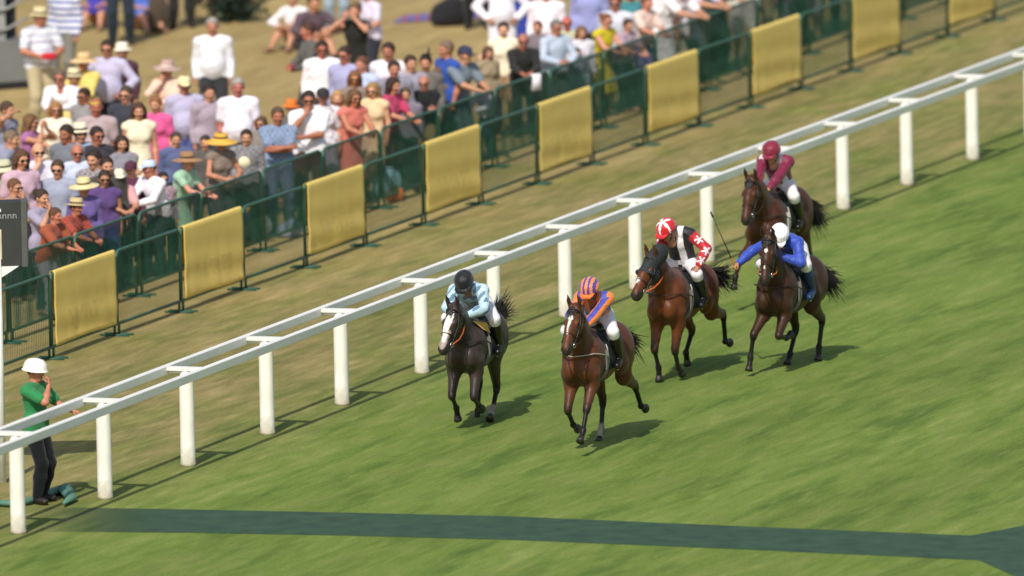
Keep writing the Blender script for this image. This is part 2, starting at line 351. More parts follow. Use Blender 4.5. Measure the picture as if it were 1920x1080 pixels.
def person(px, py, kind='st', sex='m', top='e8e8f0', sl='long', bot='2a2d38', bt='trousers', hair='short', hc='2b1d15', hat=None, hatc='d8c48c', hb='2a2220', glasses=False,
           hd=20, skin='c08a6c', label='', belly=0., sc=None, v=None, group=None, name='person', stripe=None, feet=False):
    if sc is None: sc = (.97 if sex == 'm' else .92)*(1+.03*math.sin(px*7.3+py))
    J = pget(('J', kind, sex), lambda: pose(kind, sex)); fg = pget(('fg', kind, sex, belly), lambda: figure(J, sex, belly))
    hz = J['headc'][2]*sc
    ang = D2R(-90+hd); c, s = math.cos(ang), math.sin(ang); Rz = np.array([[c, -s, 0], [s, c, 0], [0, 0, 1]])
    off = Rz@(J['headc']*sc)
    if v is not None:                                   # keep the head on its sight line but standing at distance v from the rail
        lo_, hi_ = .2, 3.0
        for _ in range(40):
            mid = (lo_+hi_)/2; vv = UV(G(px, py, mid)-np.array([off[0], off[1], 0]))[1]
            if vv > v: lo_ = mid
            else: hi_ = mid
        hz2 = mid; sc = sc*min(max(hz2/hz, .82), 1.12); off = Rz@(J['headc']*sc); hz = J['headc'][2]*sc
    if feet: P = G(px, py, 0)
    else: P = G(px, py, hz)-np.array([off[0], off[1], hz])
    P[2] = 0
    M = Matrix.Translation(P)@Matrix.Rotation(ang, 4, 'Z')@Matrix.Diagonal((sc*1.04, sc*1.09, sc, 1))
    bm = pget(('b', kind, sex, belly), lambda: body_mesh(fg, skinm('c08a6c')))
    o = link(name, bm); o.matrix_world = M; o.material_slots[0].link = 'OBJECT'; o.material_slots[0].material = skinm(skin)
    tagp(o, label, 'person', group)
    def part(nm, me, mats):
        q = link(nm, me, o)
        for i, m in enumerate(mats[:len(q.material_slots)]): q.material_slots[i].link = 'OBJECT'; q.material_slots[i].material = m
        return q
    def mk(fn, nm, nmats=1, mi=None): V, F, l = fn(); return mesh_of(nm, V, F, [DARK]*nmats, None if mi is None else mi(V, F, l))
    tm = cloth(top) if not stripe else stripes_mat(top, stripe)
    dress = bt == 'dress'
    def topfn():
        V, F, l = top_mesh(fg, sl); return V, F, l
    q = part('dress' if dress else 'shirt', pget(('t', kind, sex, belly, sl, dress), lambda: mk(topfn, 'shirt') if not dress else dressm(fg, sl)), [tm])
    if not dress: part({'trousers': 'trousers', 'shorts': 'shorts', 'skirt': 'skirt'}[bt], pget(('l', kind, sex, belly, bt), lambda: mk(lambda: legs_mesh(fg, bt), bt)), [cloth(bot)])
    for i_ in (0, 1): part('shoe', pget(('s', kind, sex, i_), lambda: mk(lambda: shoes_mesh(fg, i_), 'shoe')), [mat('shoe', '241c18' if sex == 'm' else '8a6a50', .5)])
    R4 = Matrix(J['headR'].tolist()).to_4x4(); R4.translation = Vector(J['headc']); tilt = Matrix.Rotation(.12*math.sin(px), 4, 'X')@Matrix.Rotation(.05*math.sin(py*3), 4, 'Y')
    if hair: 
        def hg(): V, F = hair_geo(hair); return mesh_of('hair', V, F, [DARK])
        q = part('hair', pget(('hair', hair), hg), [mat('hair', hc, .65, .6, 70, .25, 25)]); q.matrix_local = R4
    if hat:
        q = part('hat', pget(('hat', hat), lambda: hat_mesh(hat).mesh('hat', [DARK, DARK], True)), [mat('hat', hatc, .8, .5, 60), cloth(hb)]); q.matrix_local = R4@Matrix.Rotation(-.08, 4, 'Y')@tilt
    if glasses:
        def gg():
            mb = MB()
            for s_ in (1, -1):
                mb.lathe([(.001, .004), (.02, .003), (.022, 0), (.02, -.003), (.001, -.004)], 12, (0, 0, 0), 1, 1.35, 0, lambda V: np.stack([V[:, 2], V[:, 1], V[:, 0]], 1)+np.array([.099, .031*s_, .01])); mb.tube([(.097, .054*s_, .014), (.0, .084*s_, .012)], .003, 4)
            mb.tube([(.104, .014, .012), (.104, -.014, .012)], .003, 4); return mb.mesh('sunglasses', [GLASS], True)
        q = part('sunglasses', pget('glasses', gg), [GLASS]); q.matrix_local = R4
    return o
def dressm(fg, sl):
    J = fg['J']; P = inflate(fg['tor']+fg['shl'], .014)
    kn = (J['kn'][0]+J['kn'][1])/2; P += [cap(J['pelvis'], kn-np.array([0, 0, .1]), .16, .21, J['fw'], .8)]
    if sl != 'none':
        for a in fg['arm']: P += inflate([cutcap(a[0], .5 if sl == 'short' else 1)], .018)
    V, F, l = sdf_mesh(P, fg['h'], .04, (lambda q: (kn[2]-.12)-q[..., 2]) if kn[2] > .3 else None)
    return mesh_of('dress', V, F, [DARK])
def stripes_mat(c1, spec):
    c2, axis, scale, th = spec; key = ('st', c1, str(spec))
    if key in MC: return MC[key]
    m = cloth(c1).copy(); m.name = 'patterned_cloth'; MC[key] = m; N = m.node_tree; L = N.links.new
    tc = N.nodes.new('ShaderNodeTexCoord'); 
    if axis == 'check' or axis == 'flower':
        wv = N.nodes.new('ShaderNodeTexVoronoi' if axis == 'flower' else 'ShaderNodeTexChecker'); wv.inputs['Scale'].default_value = scale; out = wv.outputs['Distance' if axis == 'flower' else 'Fac']
        L(tc.outputs['Object'], wv.inputs['Vector'])
    else:
        wv = N.nodes.new('ShaderNodeTexWave'); wv.bands_direction = axis; wv.inputs['Scale'].default_value = scale; out = wv.outputs['Fac']; L(tc.outputs['Object'], wv.inputs['Vector'])
    gt = N.nodes.new('ShaderNodeMath'); gt.operation = 'GREATER_THAN'; gt.inputs[1].default_value = th; L(out, gt.inputs[0])
    mx = [n for n in N.nodes if n.type == 'MIX'][0]; m2 = N.nodes.new('ShaderNodeMix'); m2.data_type = 'RGBA'
    m2.inputs[6].default_value = (*lin(c1), 1); m2.inputs[7].default_value = (*lin(c2), 1); L(gt.outputs[0], m2.inputs[0]); L(m2.outputs[2], mx.inputs[6])
    return m
# ================================================================ SETTING
def ground():
    S = 1400
    me = bpy.data.meshes.new('grass_ground'); me.from_pydata([(-S, -S, 0), (S, -S, 0), (S, S, 0), (-S, S, 0)], [], [(0, 1, 2, 3)])
    o = link('ground', me); o.location = (RO[0], RO[1], 0); o.rotation_euler = (0, 0, RAILA); tagp(o, kind='structure')
    m = bpy.data.materials.new('turf'); m.use_nodes = True; N = m.node_tree; L = N.links.new; b = N.nodes['Principled BSDF']; b.inputs['Roughness'].default_value = .95; b.inputs['Specular IOR Level'].default_value = .15
    tc = N.nodes.new('ShaderNodeTexCoord'); sx = N.nodes.new('ShaderNodeSeparateXYZ'); L(tc.outputs['Object'], sx.inputs[0])
    def noise(sc, detail=4, dist=0, rough=.5, rot=0):
        mp = N.nodes.new('ShaderNodeMapping'); mp.inputs['Scale'].default_value = sc; mp.inputs['Rotation'].default_value = (0, 0, rot); L(tc.outputs['Object'], mp.inputs[0])
        n = N.nodes.new('ShaderNodeTexNoise'); n.inputs['Scale'].default_value = 1; n.inputs['Detail'].default_value = detail; n.inputs['Distortion'].default_value = dist; n.inputs['Roughness'].default_value = rough; L(mp.outputs[0], n.inputs['Vector']); return n.outputs[0]
    def math_(op, a, b_=None, c=None):
        n = N.nodes.new('ShaderNodeMath'); n.operation = op; n.use_clamp = (op == 'MULTIPLY' and b_ not in (2.6, 1.5))
        for i, v in enumerate((a, b_, c)):
            if v is None: continue
            if isinstance(v, (int, float)): n.inputs[i].default_value = v
            else: L(v, n.inputs[i])
        return n.outputs[0]
    def ramp(x, stops):
        r = N.nodes.new('ShaderNodeValToRGB'); L(x, r.inputs[0]); e = r.color_ramp.elements
        while len(e) > 1: e.remove(e[0])
        e[0].position = stops[0][0]; e[0].color = (*lin(stops[0][1]), 1)
        for p, c in stops[1:]: k = e.new(p); k.color = (*lin(c), 1)
        return r.outputs[0]
    def mix(f, a, b_, mode='MIX'):
        n = N.nodes.new('ShaderNodeMix'); n.data_type = 'RGBA'; n.blend_type = mode
        for i, v in ((0, f), (6, a), (7, b_)):
            if isinstance(v, (int, float)): n.inputs[i].default_value = v
            elif isinstance(v, tuple): n.inputs[i].default_value = v
            else: L(v, n.inputs[i])
        return n.outputs[2]
    big = noise((.06, .55, 1), 3, .3, .5, .04); patch = noise((.35, 1.1, 1), 3, .6); mid = noise((.34, 2.1, 1), 4, .35, .55, .05); fine = noise((1.2, 7, 1), 4, .3, .55, -.03); tiny = noise((14, 26, 1), 3, 0, .6)
    green = ramp(mid, [(.28, '466028'), (.42, '5e7430'), (.5, '6b7f36'), (.6, '728140'), (.74, '8a944c')])
    green = mix(math_('MULTIPLY', fine, .7), green, ramp(fine, [(.3, '486024'), (.5, '677935'), (.7, '828e4a')]))
    olive = ramp(mid, [(.28, '65663c'), (.45, '7f7849'), (.6, '928556'), (.75, 'a89568')]); olive = mix(math_('MULTIPLY', fine, .9), olive, ramp(fine, [(.3, '5e6034'), (.5, '847b49'), (.72, 'a89566')]))
    straw = ramp(mid, [(.28, '8a774e'), (.45, 'a18b5b'), (.6, 'ae9866'), (.75, 'bea875')]); straw = mix(math_('MULTIPLY', fine, .8), straw, ramp(fine, [(.3, '7c6a42'), (.5, '998456'), (.72, 'b5a070')]))
    olive = mix(math_('MULTIPLY', math_('SUBTRACT', patch, .46), 3.2), olive, ramp(fine, [(.3, '56602c'), (.5, '6f7838'), (.72, '8a8c4c')])); olive = mix(math_('MULTIPLY', math_('SUBTRACT', .46, patch), 3.0), olive, ramp(fine, [(.3, '7d7146'), (.5, '9a8a5c'), (.72, 'b4a074')]))
    wob = math_('ADD', sx.outputs[1], math_('MULTIPLY', mid, 2.6)); wob = math_('ADD', wob, math_('MULTIPLY', big, 1.5))
    def step(lo, hi):
        r = N.nodes.new('ShaderNodeMapRange'); r.interpolation_type = 'SMOOTHSTEP'; r.inputs[1].default_value = lo; r.inputs[2].default_value = hi; L(wob, r.inputs[0]); return r.outputs[0]
    c = mix(step(.45, 3.95), green, olive); c = mix(step(5.65, 9.5), c, straw)
    mv = N.nodes.new('ShaderNodeMapRange'); mv.inputs[1].default_value = .25; mv.inputs[2].default_value = .75; mv.inputs[3].default_value = .82; mv.inputs[4].default_value = 1.16; L(tiny, mv.inputs[0])
    c = mix(1.0, c, mv.outputs[0], 'MULTIPLY')
    mw_ = N.nodes.new('ShaderNodeMapRange'); mw_.inputs[1].default_value = .3; mw_.inputs[2].default_value = .7; mw_.inputs[3].default_value = .87; mw_.inputs[4].default_value = 1.12; L(big, mw_.inputs[0]); c = mix(1.0, c, mw_.outputs[0], 'MULTIPLY')
    L(c, b.inputs['Base Color'])
    bh = math_('ADD', math_('MULTIPLY', fine, .6), math_('MULTIPLY', tiny, .5)); bp = N.nodes.new('ShaderNodeBump'); bp.inputs['Strength'].default_value = .42; bp.inputs['Distance'].default_value = .04; L(bh, bp.inputs['Height']); L(bp.outputs[0], b.inputs['Normal'])
    me.materials.append(m)
ground()
# broadcast graphic, added as a dark green turf strip with a pointed right end
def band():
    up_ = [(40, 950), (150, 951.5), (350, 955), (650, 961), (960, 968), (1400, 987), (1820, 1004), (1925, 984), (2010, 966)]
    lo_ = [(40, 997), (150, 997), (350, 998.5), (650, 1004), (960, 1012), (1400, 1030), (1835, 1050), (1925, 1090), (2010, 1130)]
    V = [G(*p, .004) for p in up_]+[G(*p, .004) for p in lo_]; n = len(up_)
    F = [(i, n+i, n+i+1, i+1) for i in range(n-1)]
    m = bpy.data.materials.new('overlay_graphic_green'); m.use_nodes = True; N = m.node_tree; L = N.links.new; b = N.nodes['Principled BSDF']; b.inputs['Roughness'].default_value = .9
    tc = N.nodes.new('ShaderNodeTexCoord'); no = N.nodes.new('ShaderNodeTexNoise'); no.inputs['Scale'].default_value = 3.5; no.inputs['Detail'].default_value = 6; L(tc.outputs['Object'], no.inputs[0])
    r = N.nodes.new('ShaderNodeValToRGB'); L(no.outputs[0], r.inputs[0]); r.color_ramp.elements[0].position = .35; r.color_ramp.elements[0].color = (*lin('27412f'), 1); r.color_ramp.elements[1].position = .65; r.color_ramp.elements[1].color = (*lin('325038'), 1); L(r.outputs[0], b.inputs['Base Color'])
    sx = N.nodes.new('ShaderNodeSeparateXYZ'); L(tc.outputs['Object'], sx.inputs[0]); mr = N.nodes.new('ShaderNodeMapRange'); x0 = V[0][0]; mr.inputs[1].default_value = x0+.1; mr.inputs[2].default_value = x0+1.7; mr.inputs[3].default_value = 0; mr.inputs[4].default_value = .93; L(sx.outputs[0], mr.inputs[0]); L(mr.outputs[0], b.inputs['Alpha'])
    me = mesh_of('band', V, F, [m], smooth=False); tagp(link('overlay_graphic_band', me), kind='structure')
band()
# ---------------- running rail
WHITE = mat('white_plastic', 'e6e4de', .5, .12, 6, .05, 1.5); WPOST = mat('white_post_plastic', 'eeeae0', .45, .1, 8, .06, 3)
def dirty(m):
    N = m.node_tree; L = N.links.new; b = N.nodes['Principled BSDF']; src = b.inputs['Base Color'].links[0].from_socket
    tc = N.nodes.new('ShaderNodeTexCoord'); sx = N.nodes.new('ShaderNodeSeparateXYZ'); L(tc.outputs['Object'], sx.inputs[0])
    no = N.nodes.new('ShaderNodeTexNoise'); no.inputs['Scale'].default_value = 9; no.inputs['Detail'].default_value = 5; L(tc.outputs['Object'], no.inputs[0])
    ad = N.nodes.new('ShaderNodeMath'); ad.operation = 'MULTIPLY_ADD'; L(no.outputs[0], ad.inputs[0]); ad.inputs[1].default_value = -.30; L(sx.outputs[2], ad.inputs[2])
    mr = N.nodes.new('ShaderNodeMapRange'); mr.inputs[1].default_value = -.16; mr.inputs[2].default_value = .08; mr.inputs[3].default_value = .75; mr.inputs[4].default_value = 0; L(ad.outputs[0], mr.inputs[0])
    mx = N.nodes.new('ShaderNodeMix'); mx.data_type = 'RGBA'; L(mr.outputs[0], mx.inputs[0]); L(src, mx.inputs[6]); mx.inputs[7].default_value = (*lin('8a7f55'), 1); L(mx.outputs[2], b.inputs['Base Color'])
dirty(WPOST)
def running_rail():
    us = [-.07, 2.77, 5.56, 8.30, 10.94, 13.84, 16.56, 19.28, 22.03, 24.9, 27.75, 30.54, 33.29, 36.18, 38.80, 41.6]
    vv = lambda u: -.0002*u*abs(u)
    root = bpy.data.objects.new('running_rail', None); COL.objects.link(root); root.location = RV(0, 0); root.rotation_euler = (0, 0, RAILA)
    tagp(root, 'long white plastic running rail with twin bars and crosspieces on thick posts along the turf', 'rail')
    def prof(mb, v0, U):                                    # rounded box section swept along the rail
        sec = [(-.036, 1.112), (-.042, 1.119), (-.042, 1.209), (-.036, 1.216), (.036, 1.216), (.042, 1.209), (.042, 1.119), (.036, 1.112)]
        V = [(u, vv(u)+v0+a, z) for u in U for a, z in sec]; n = len(sec)
        F = [(i*n+k, (i+1)*n+k, (i+1)*n+(k+1) % n, i*n+(k+1) % n) for i in range(len(U)-1) for k in range(n)]
        F += [tuple(range(n)), tuple(range((len(U)-1)*n+n-1, (len(U)-1)*n-1, -1))]; mb.add(V, F)
    U = np.linspace(-4, 44, 49)
    for v0 in (-.255, .275): mb = MB(); prof(mb, v0, U); mb.obj('rail_bar', [WHITE], root)
    pm = MB(); pm.lathe([(.001, 0), (.10, 0), (.097, .03), (.091, .09), (.09, .5), (.089, 1.0), (.082, 1.10), (.05, 1.165), (.001, 1.165)], 24)
    pme = pm.mesh('post', [WPOST], True)
    cm = MB(); cm.box((0, .01, 1.187), (.115, .442, .042)); cm.box((0, -.145, 1.142), (.075, .13, .048)); cm.box((0, .13, 1.150), (.05, .17, .032)); cme = cm.mesh('crosspiece', [WHITE])
    sm = MB(); sm.lathe([(.091, .80), (.0915, .80), (.0915, .86), (.091, .86)], 20)
    for i, u in enumerate(us):
        for nm, me in (('post', pme), ('crosspiece', cme)):
            q = link(nm, me, root); q.location = (u, vv(u), 0); q.rotation_euler = (0, 0, math.sin(i*5)*.02)
        if nm == 'post': q.rotation_euler[2] = i
running_rail()
# ---------------- barriers
GREEN = mat('green_steel', '365f50', .5, .15, 20, .1, 3); GREEND = mat('dark_green_steel', '1b4c3a', .5, .1, 20, .1, 3)
def barrier(dense):
    mb = MB(); W = 2.25; r = .05
    P = [(0, 0, .16), (0, 0, 1.0), (.03, 0, 1.07), (.10, 0, 1.1), (W-.10, 0, 1.1), (W-.03, 0, 1.07), (W, 0, 1.0), (W, 0, .16), (W-.001, 0, .15), (0, 0, .15), (0, 0, .16)]
    mb.tube(P, .021, 8); fr = mb.mesh('frame', [GREEN], True)
    mb = MB(); n = 38 if not dense else 42
    for i in range(1, n): mb.tube([(W*i/n, 0, .15), (W*i/n, 0, 1.1)], .0037 if not dense else .0067, 5, 0, False)
    br = mb.mesh('bars', [GREEND if not dense else mat('green_bars', '1b523f', .5, .1, 20, .1, 3)], True)
    mb = MB(); mb.tube([(0, -.20, .012), (0, .20, .012)], .016, 6); mb.tube([(0, 0, .02), (0, 0, .16)], .018, 6)
    ft = mb.mesh('foot', [GREEND], True)
    return fr, br, ft
BF, BB = barrier(False), barrier(True)
def place_barrier(u0, v, me, lab, grp, nm):
    root = bpy.data.objects.new(nm, None); COL.objects.link(root); root.location = RV(u0, v); root.rotation_euler = (0, 0, RAILA+(-.011 if me is BF else -.004)+RNG.normal(0, .003))
    tagp(root, lab, 'barrier', grp)
    link('frame', me[0], root); link('bars', me[1], root); f = link('foot', me[2], root); f.location = (.06, 0, 0); f = link('foot', me[2], root); f.location = (2.19, 0, 0); return root
ORD = ['first', 'second', 'third', 'fourth', 'fifth', 'sixth', 'seventh', 'eighth', 'ninth', 'tenth', 'eleventh', 'twelfth', 'thirteenth', 'fourteenth', 'fifteenth', 'sixteenth', 'seventeenth', 'eighteenth', 'nineteenth', 'twentieth']
def fv(u): return 5.13-.011*(u-14.3)
YEL = mat('yellow_cloth', 'f0cf6a', .75, .1, 4, .06, 1.6, .1, .3)
def faint_print(m):                       # worn, unreadable tone-on-tone print low on the cloth
    N = m.node_tree; L = N.links.new; b = N.nodes['Principled BSDF']; src = b.inputs['Base Color'].links[0].from_socket
    tc = N.nodes.new('ShaderNodeTexCoord'); sx = N.nodes.new('ShaderNodeSeparateXYZ'); L(tc.outputs['Object'], sx.inputs[0])
    def band(sock, lo, hi):
        a = N.nodes.new('ShaderNodeMath'); a.operation = 'GREATER_THAN'; a.inputs[1].default_value = lo; L(sock, a.inputs[0]); c = N.nodes.new('ShaderNodeMath'); c.operation = 'LESS_THAN'; c.inputs[1].default_value = hi; L(sock, c.inputs[0])
        d = N.nodes.new('ShaderNodeMath'); d.operation = 'MULTIPLY'; L(a.outputs[0], d.inputs[0]); L(c.outputs[0], d.inputs[1]); return d.outputs[0]
    no = N.nodes.new('ShaderNodeTexNoise'); no.inputs['Scale'].default_value = 7; mp = N.nodes.new('ShaderNodeMapping'); mp.inputs['Scale'].default_value = (1.6, 1, .8); L(tc.outputs['Object'], mp.inputs[0]); L(mp.outputs[0], no.inputs[0])
    g = N.nodes.new('ShaderNodeMapRange'); g.inputs[1].default_value = .45; g.inputs[2].default_value = .6; g.inputs[3].default_value = 0; g.inputs[4].default_value = .22; L(no.outputs[0], g.inputs[0])
    f = None
    for so_ in (band(sx.outputs[0], .45, 1.75), band(sx.outputs[2], .36, .58), g.outputs[0]):
        if f is None: f = so_
        else: q = N.nodes.new('ShaderNodeMath'); q.operation = 'MULTIPLY'; L(f, q.inputs[0]); L(so_, q.inputs[1]); f = q.outputs[0]
    mx = N.nodes.new('ShaderNodeMix'); mx.data_type = 'RGBA'; L(f, mx.inputs[0]); L(src, mx.inputs[6]); mx.inputs[7].default_value = (*lin('a88a3c'), 1); L(mx.outputs[2], b.inputs['Base Color'])
faint_print(YEL)
nb = 0
for k in range(20):
    u0 = 14.2+2.277*(k-2)
    if u0 < 11: continue
    cov = (k % 2 == 0)
    lab = ('green front fence panel under the %s yellow banner from the left' % ORD[nb]) if cov else ('bare green front fence panel just right of the %s yellow banner from the left' % (ORD[nb-1] if nb else 'start, before the first')) 
    if not cov and nb == 0: lab = 'bare green front fence panel at the far left, behind the white sign pole'
    if u0 > 54: continue
    place_barrier(u0, fv(u0), BF, lab, 'green barrier panels of the front fence', 'crowd_barrier')
    if cov:
        W = 2.13; nx, nz = 40, 22; V = []; F = []; ph = RNG.uniform(0, 6, 6); deep = RNG.uniform(.002, .007)
        prof = [(-.034, .17+.93*i/(nz-1)) for i in range(nz)]+[(-.022, 1.124), (0, 1.131), (.022, 1.124)]+[(.030, 1.10-.12*i) for i in range(5)]
        for i in range(nx):
            x = W*i/(nx-1)
            for j, (y, z) in enumerate(prof):
                low = max(0, 1-(z-.1)/1.0) if y < 0 else 0
                yy = y-abs(deep*low*(math.sin(x*5.5+ph[0]+z*1.2)+.6*math.sin(x*11+ph[1])+.5*math.sin(z*9+x*2+ph[2])))-.008*low*math.sin(z*17+ph[3]+x)
                V.append((x+.06+.006*math.sin(z*6+ph[4]), yy, z+.010*math.sin(x*3+ph[5])*low))
        m_ = len(prof)
        for i in range(nx-1):
            for j in range(m_-1): F.append((i*m_+j, (i+1)*m_+j, (i+1)*m_+j+1, i*m_+j+1))
        me = mesh_of('banner', V, F, [YEL]); o = link('banner', me); o.location = RV(u0, fv(u0)); o.rotation_euler = (0, 0, RAILA-.011)
        md = o.modifiers.new('thickness', 'SOLIDIFY'); md.thickness = .003
        tagp(o, 'creased yellow cloth banner over the front fence, %s from the left' % ORD[nb], 'banner', 'yellow banners on the front fence'); nb += 1
for k in range(19):
    u0 = 10.9+2.33*k
    place_barrier(u0, 6.22-.003*(u0-20), BB, 'green rear fence panel the crowd leans on, %s from the left' % ORD[k], 'green barrier panels of the rear fence', 'crowd_barrier')
# ---------------- sign on a pole
def sign():
    b = G(5, 905); root = bpy.data.objects.new('course_sign', None); COL.objects.link(root); root.location = b
    tagp(root, 'dark grey box sign on a tall white pole at the left edge of the picture', 'sign')
    GR = mat('dark_grey_panel', '2f312f', .7, .05, 5); GS = mat('grey_side', '505250', .5); W_ = mat('sign_white', 'e8e8e2', .5); CREAM = mat('cream_sign', 'cfc69a', .6); TXT = mat('pale_letters', 'a2a6a4', .6)
    s = 1/152.
    mb = MB(); mb.tube([(0, 0, 0), (0, 0, 3.05)], .05, 12); mb.obj('pole', [W_], root, True)
    z0, z1 = (905-505)*s, (905-388)*s
    mb = MB(); mb.box((-.12, .16, (z0+z1)/2), (.84, .30, z1-z0)); mb.obj('panel_box', [GR], root)
    mb = MB(); mb.box((.335, .16, (z0+z1)/2), (.066, .34, z1-z0+.02)); mb.obj('edge_cover', [GS], root)
    mb = MB(); P = [(-.5, 0, z0-.004), (.26, 0, z0-.004), (.03, 0, z0-.15), (-.5, 0, z0-.15)]; V = [(x, y, z) for y in (.0, .3) for x, _, z in P]; mb.add(V, [(0, 3, 2, 1), (4, 5, 6, 7), (0, 1, 5, 4), (1, 2, 6, 5), (2, 3, 7, 6), (3, 0, 4, 7)]); mb.obj('bracket', [W_], root)
    mb = MB(); mb.box((-.02, .006, (905-465)*s), (.16, .010, .36)); mb.obj('cream_plate', [CREAM], root)
    mb = MB(); zc = (905-414)*s
    for i in range(9):
        x = -.27+i*.062; hh = [.05, .05, .075, .05, .05, .07, .05, .05, .055][i]
        mb.tube([(x-.018, .004, zc-.025), (x-.018, .004, zc-.025+hh)], .006, 5); mb.tube([(x-.018, .004, zc+.02), (x+.014, .004, zc+.022), (x+.018, .004, zc-.022)], .006, 5)
    mb.obj('lettering', [TXT], root)
    mb = MB(); mb.lathe([(.001, .0), (.075, .0), (.085, .012), (.001, .014)], 16, (-.02, .004, (905-402)*s), 1, 1, 0, lambda V: np.stack([V[:, 0], -V[:, 2], V[:, 1]*.5], 1)); mb.obj('emblem', [W_], root)
sign()
# ---------------- grey trailer with steps and handrails at the top left
def trailer():
    b = G(42, 166); root = bpy.data.objects.new('grey_trailer', None); COL.objects.link(root); root.location = b; root.rotation_euler = (0, 0, D2R(22))
    tagp(root, 'grey steel trailer with dark open side and sloping handrails at the top left', 'trailer')
    A = mat('grey_steel_sheet', '787a78', .5, .1, 6, .1, 2); B = mat('dark_interior', '232a30', .7); C_ = mat('pale_grey_steel', '9a9d9b', .45); T = mat('black_rubber', '1c1c1c', .8)
    mb = MB(); mb.box((-2.0, 1.1, .42), (4.2, 2.2, .62)); mb.obj('chassis_panel', [A], root)
    mb = MB(); mb.box((-2.0, 1.25, 1.28), (4.1, 1.8, 1.1)); mb.obj('cabin', [B], root)
    mb = MB(); mb.box((-2.0, 1.1, 1.95), (4.3, 2.3, .22)); mb.obj('roof', [A], root)
    for x in (-.28, -1.6, -3.2): mb = MB(); mb.box((x, .16, 1.28), (.14, .14, 1.12)); mb.obj('upright', [C_], root)
    for z in (.95, 1.25, 1.55): mb = MB(); mb.tube([(-3.6, .05, z-.25), (-.2, .05, z-.05), (.12, .05, z+.1)], .022, 8); mb.obj('handrail', [C_], root, True)
    for x in (-1.2, -2.6): mb = MB(); mb.lathe([(.001, -.11), (.30, -.11), (.33, -.08), (.33, .08), (.30, .11), (.001, .11)], 24, (x, -.02, .33), 1, 1, 0, lambda V: np.stack([V[:, 0], V[:, 2], V[:, 1]], 1)); mb.obj('wheel', [T], root, True)
    mb = MB(); mb.box((-2, .02, .06), (4.2, .05, .10)); mb.obj('skirt', [T], root)
trailer()
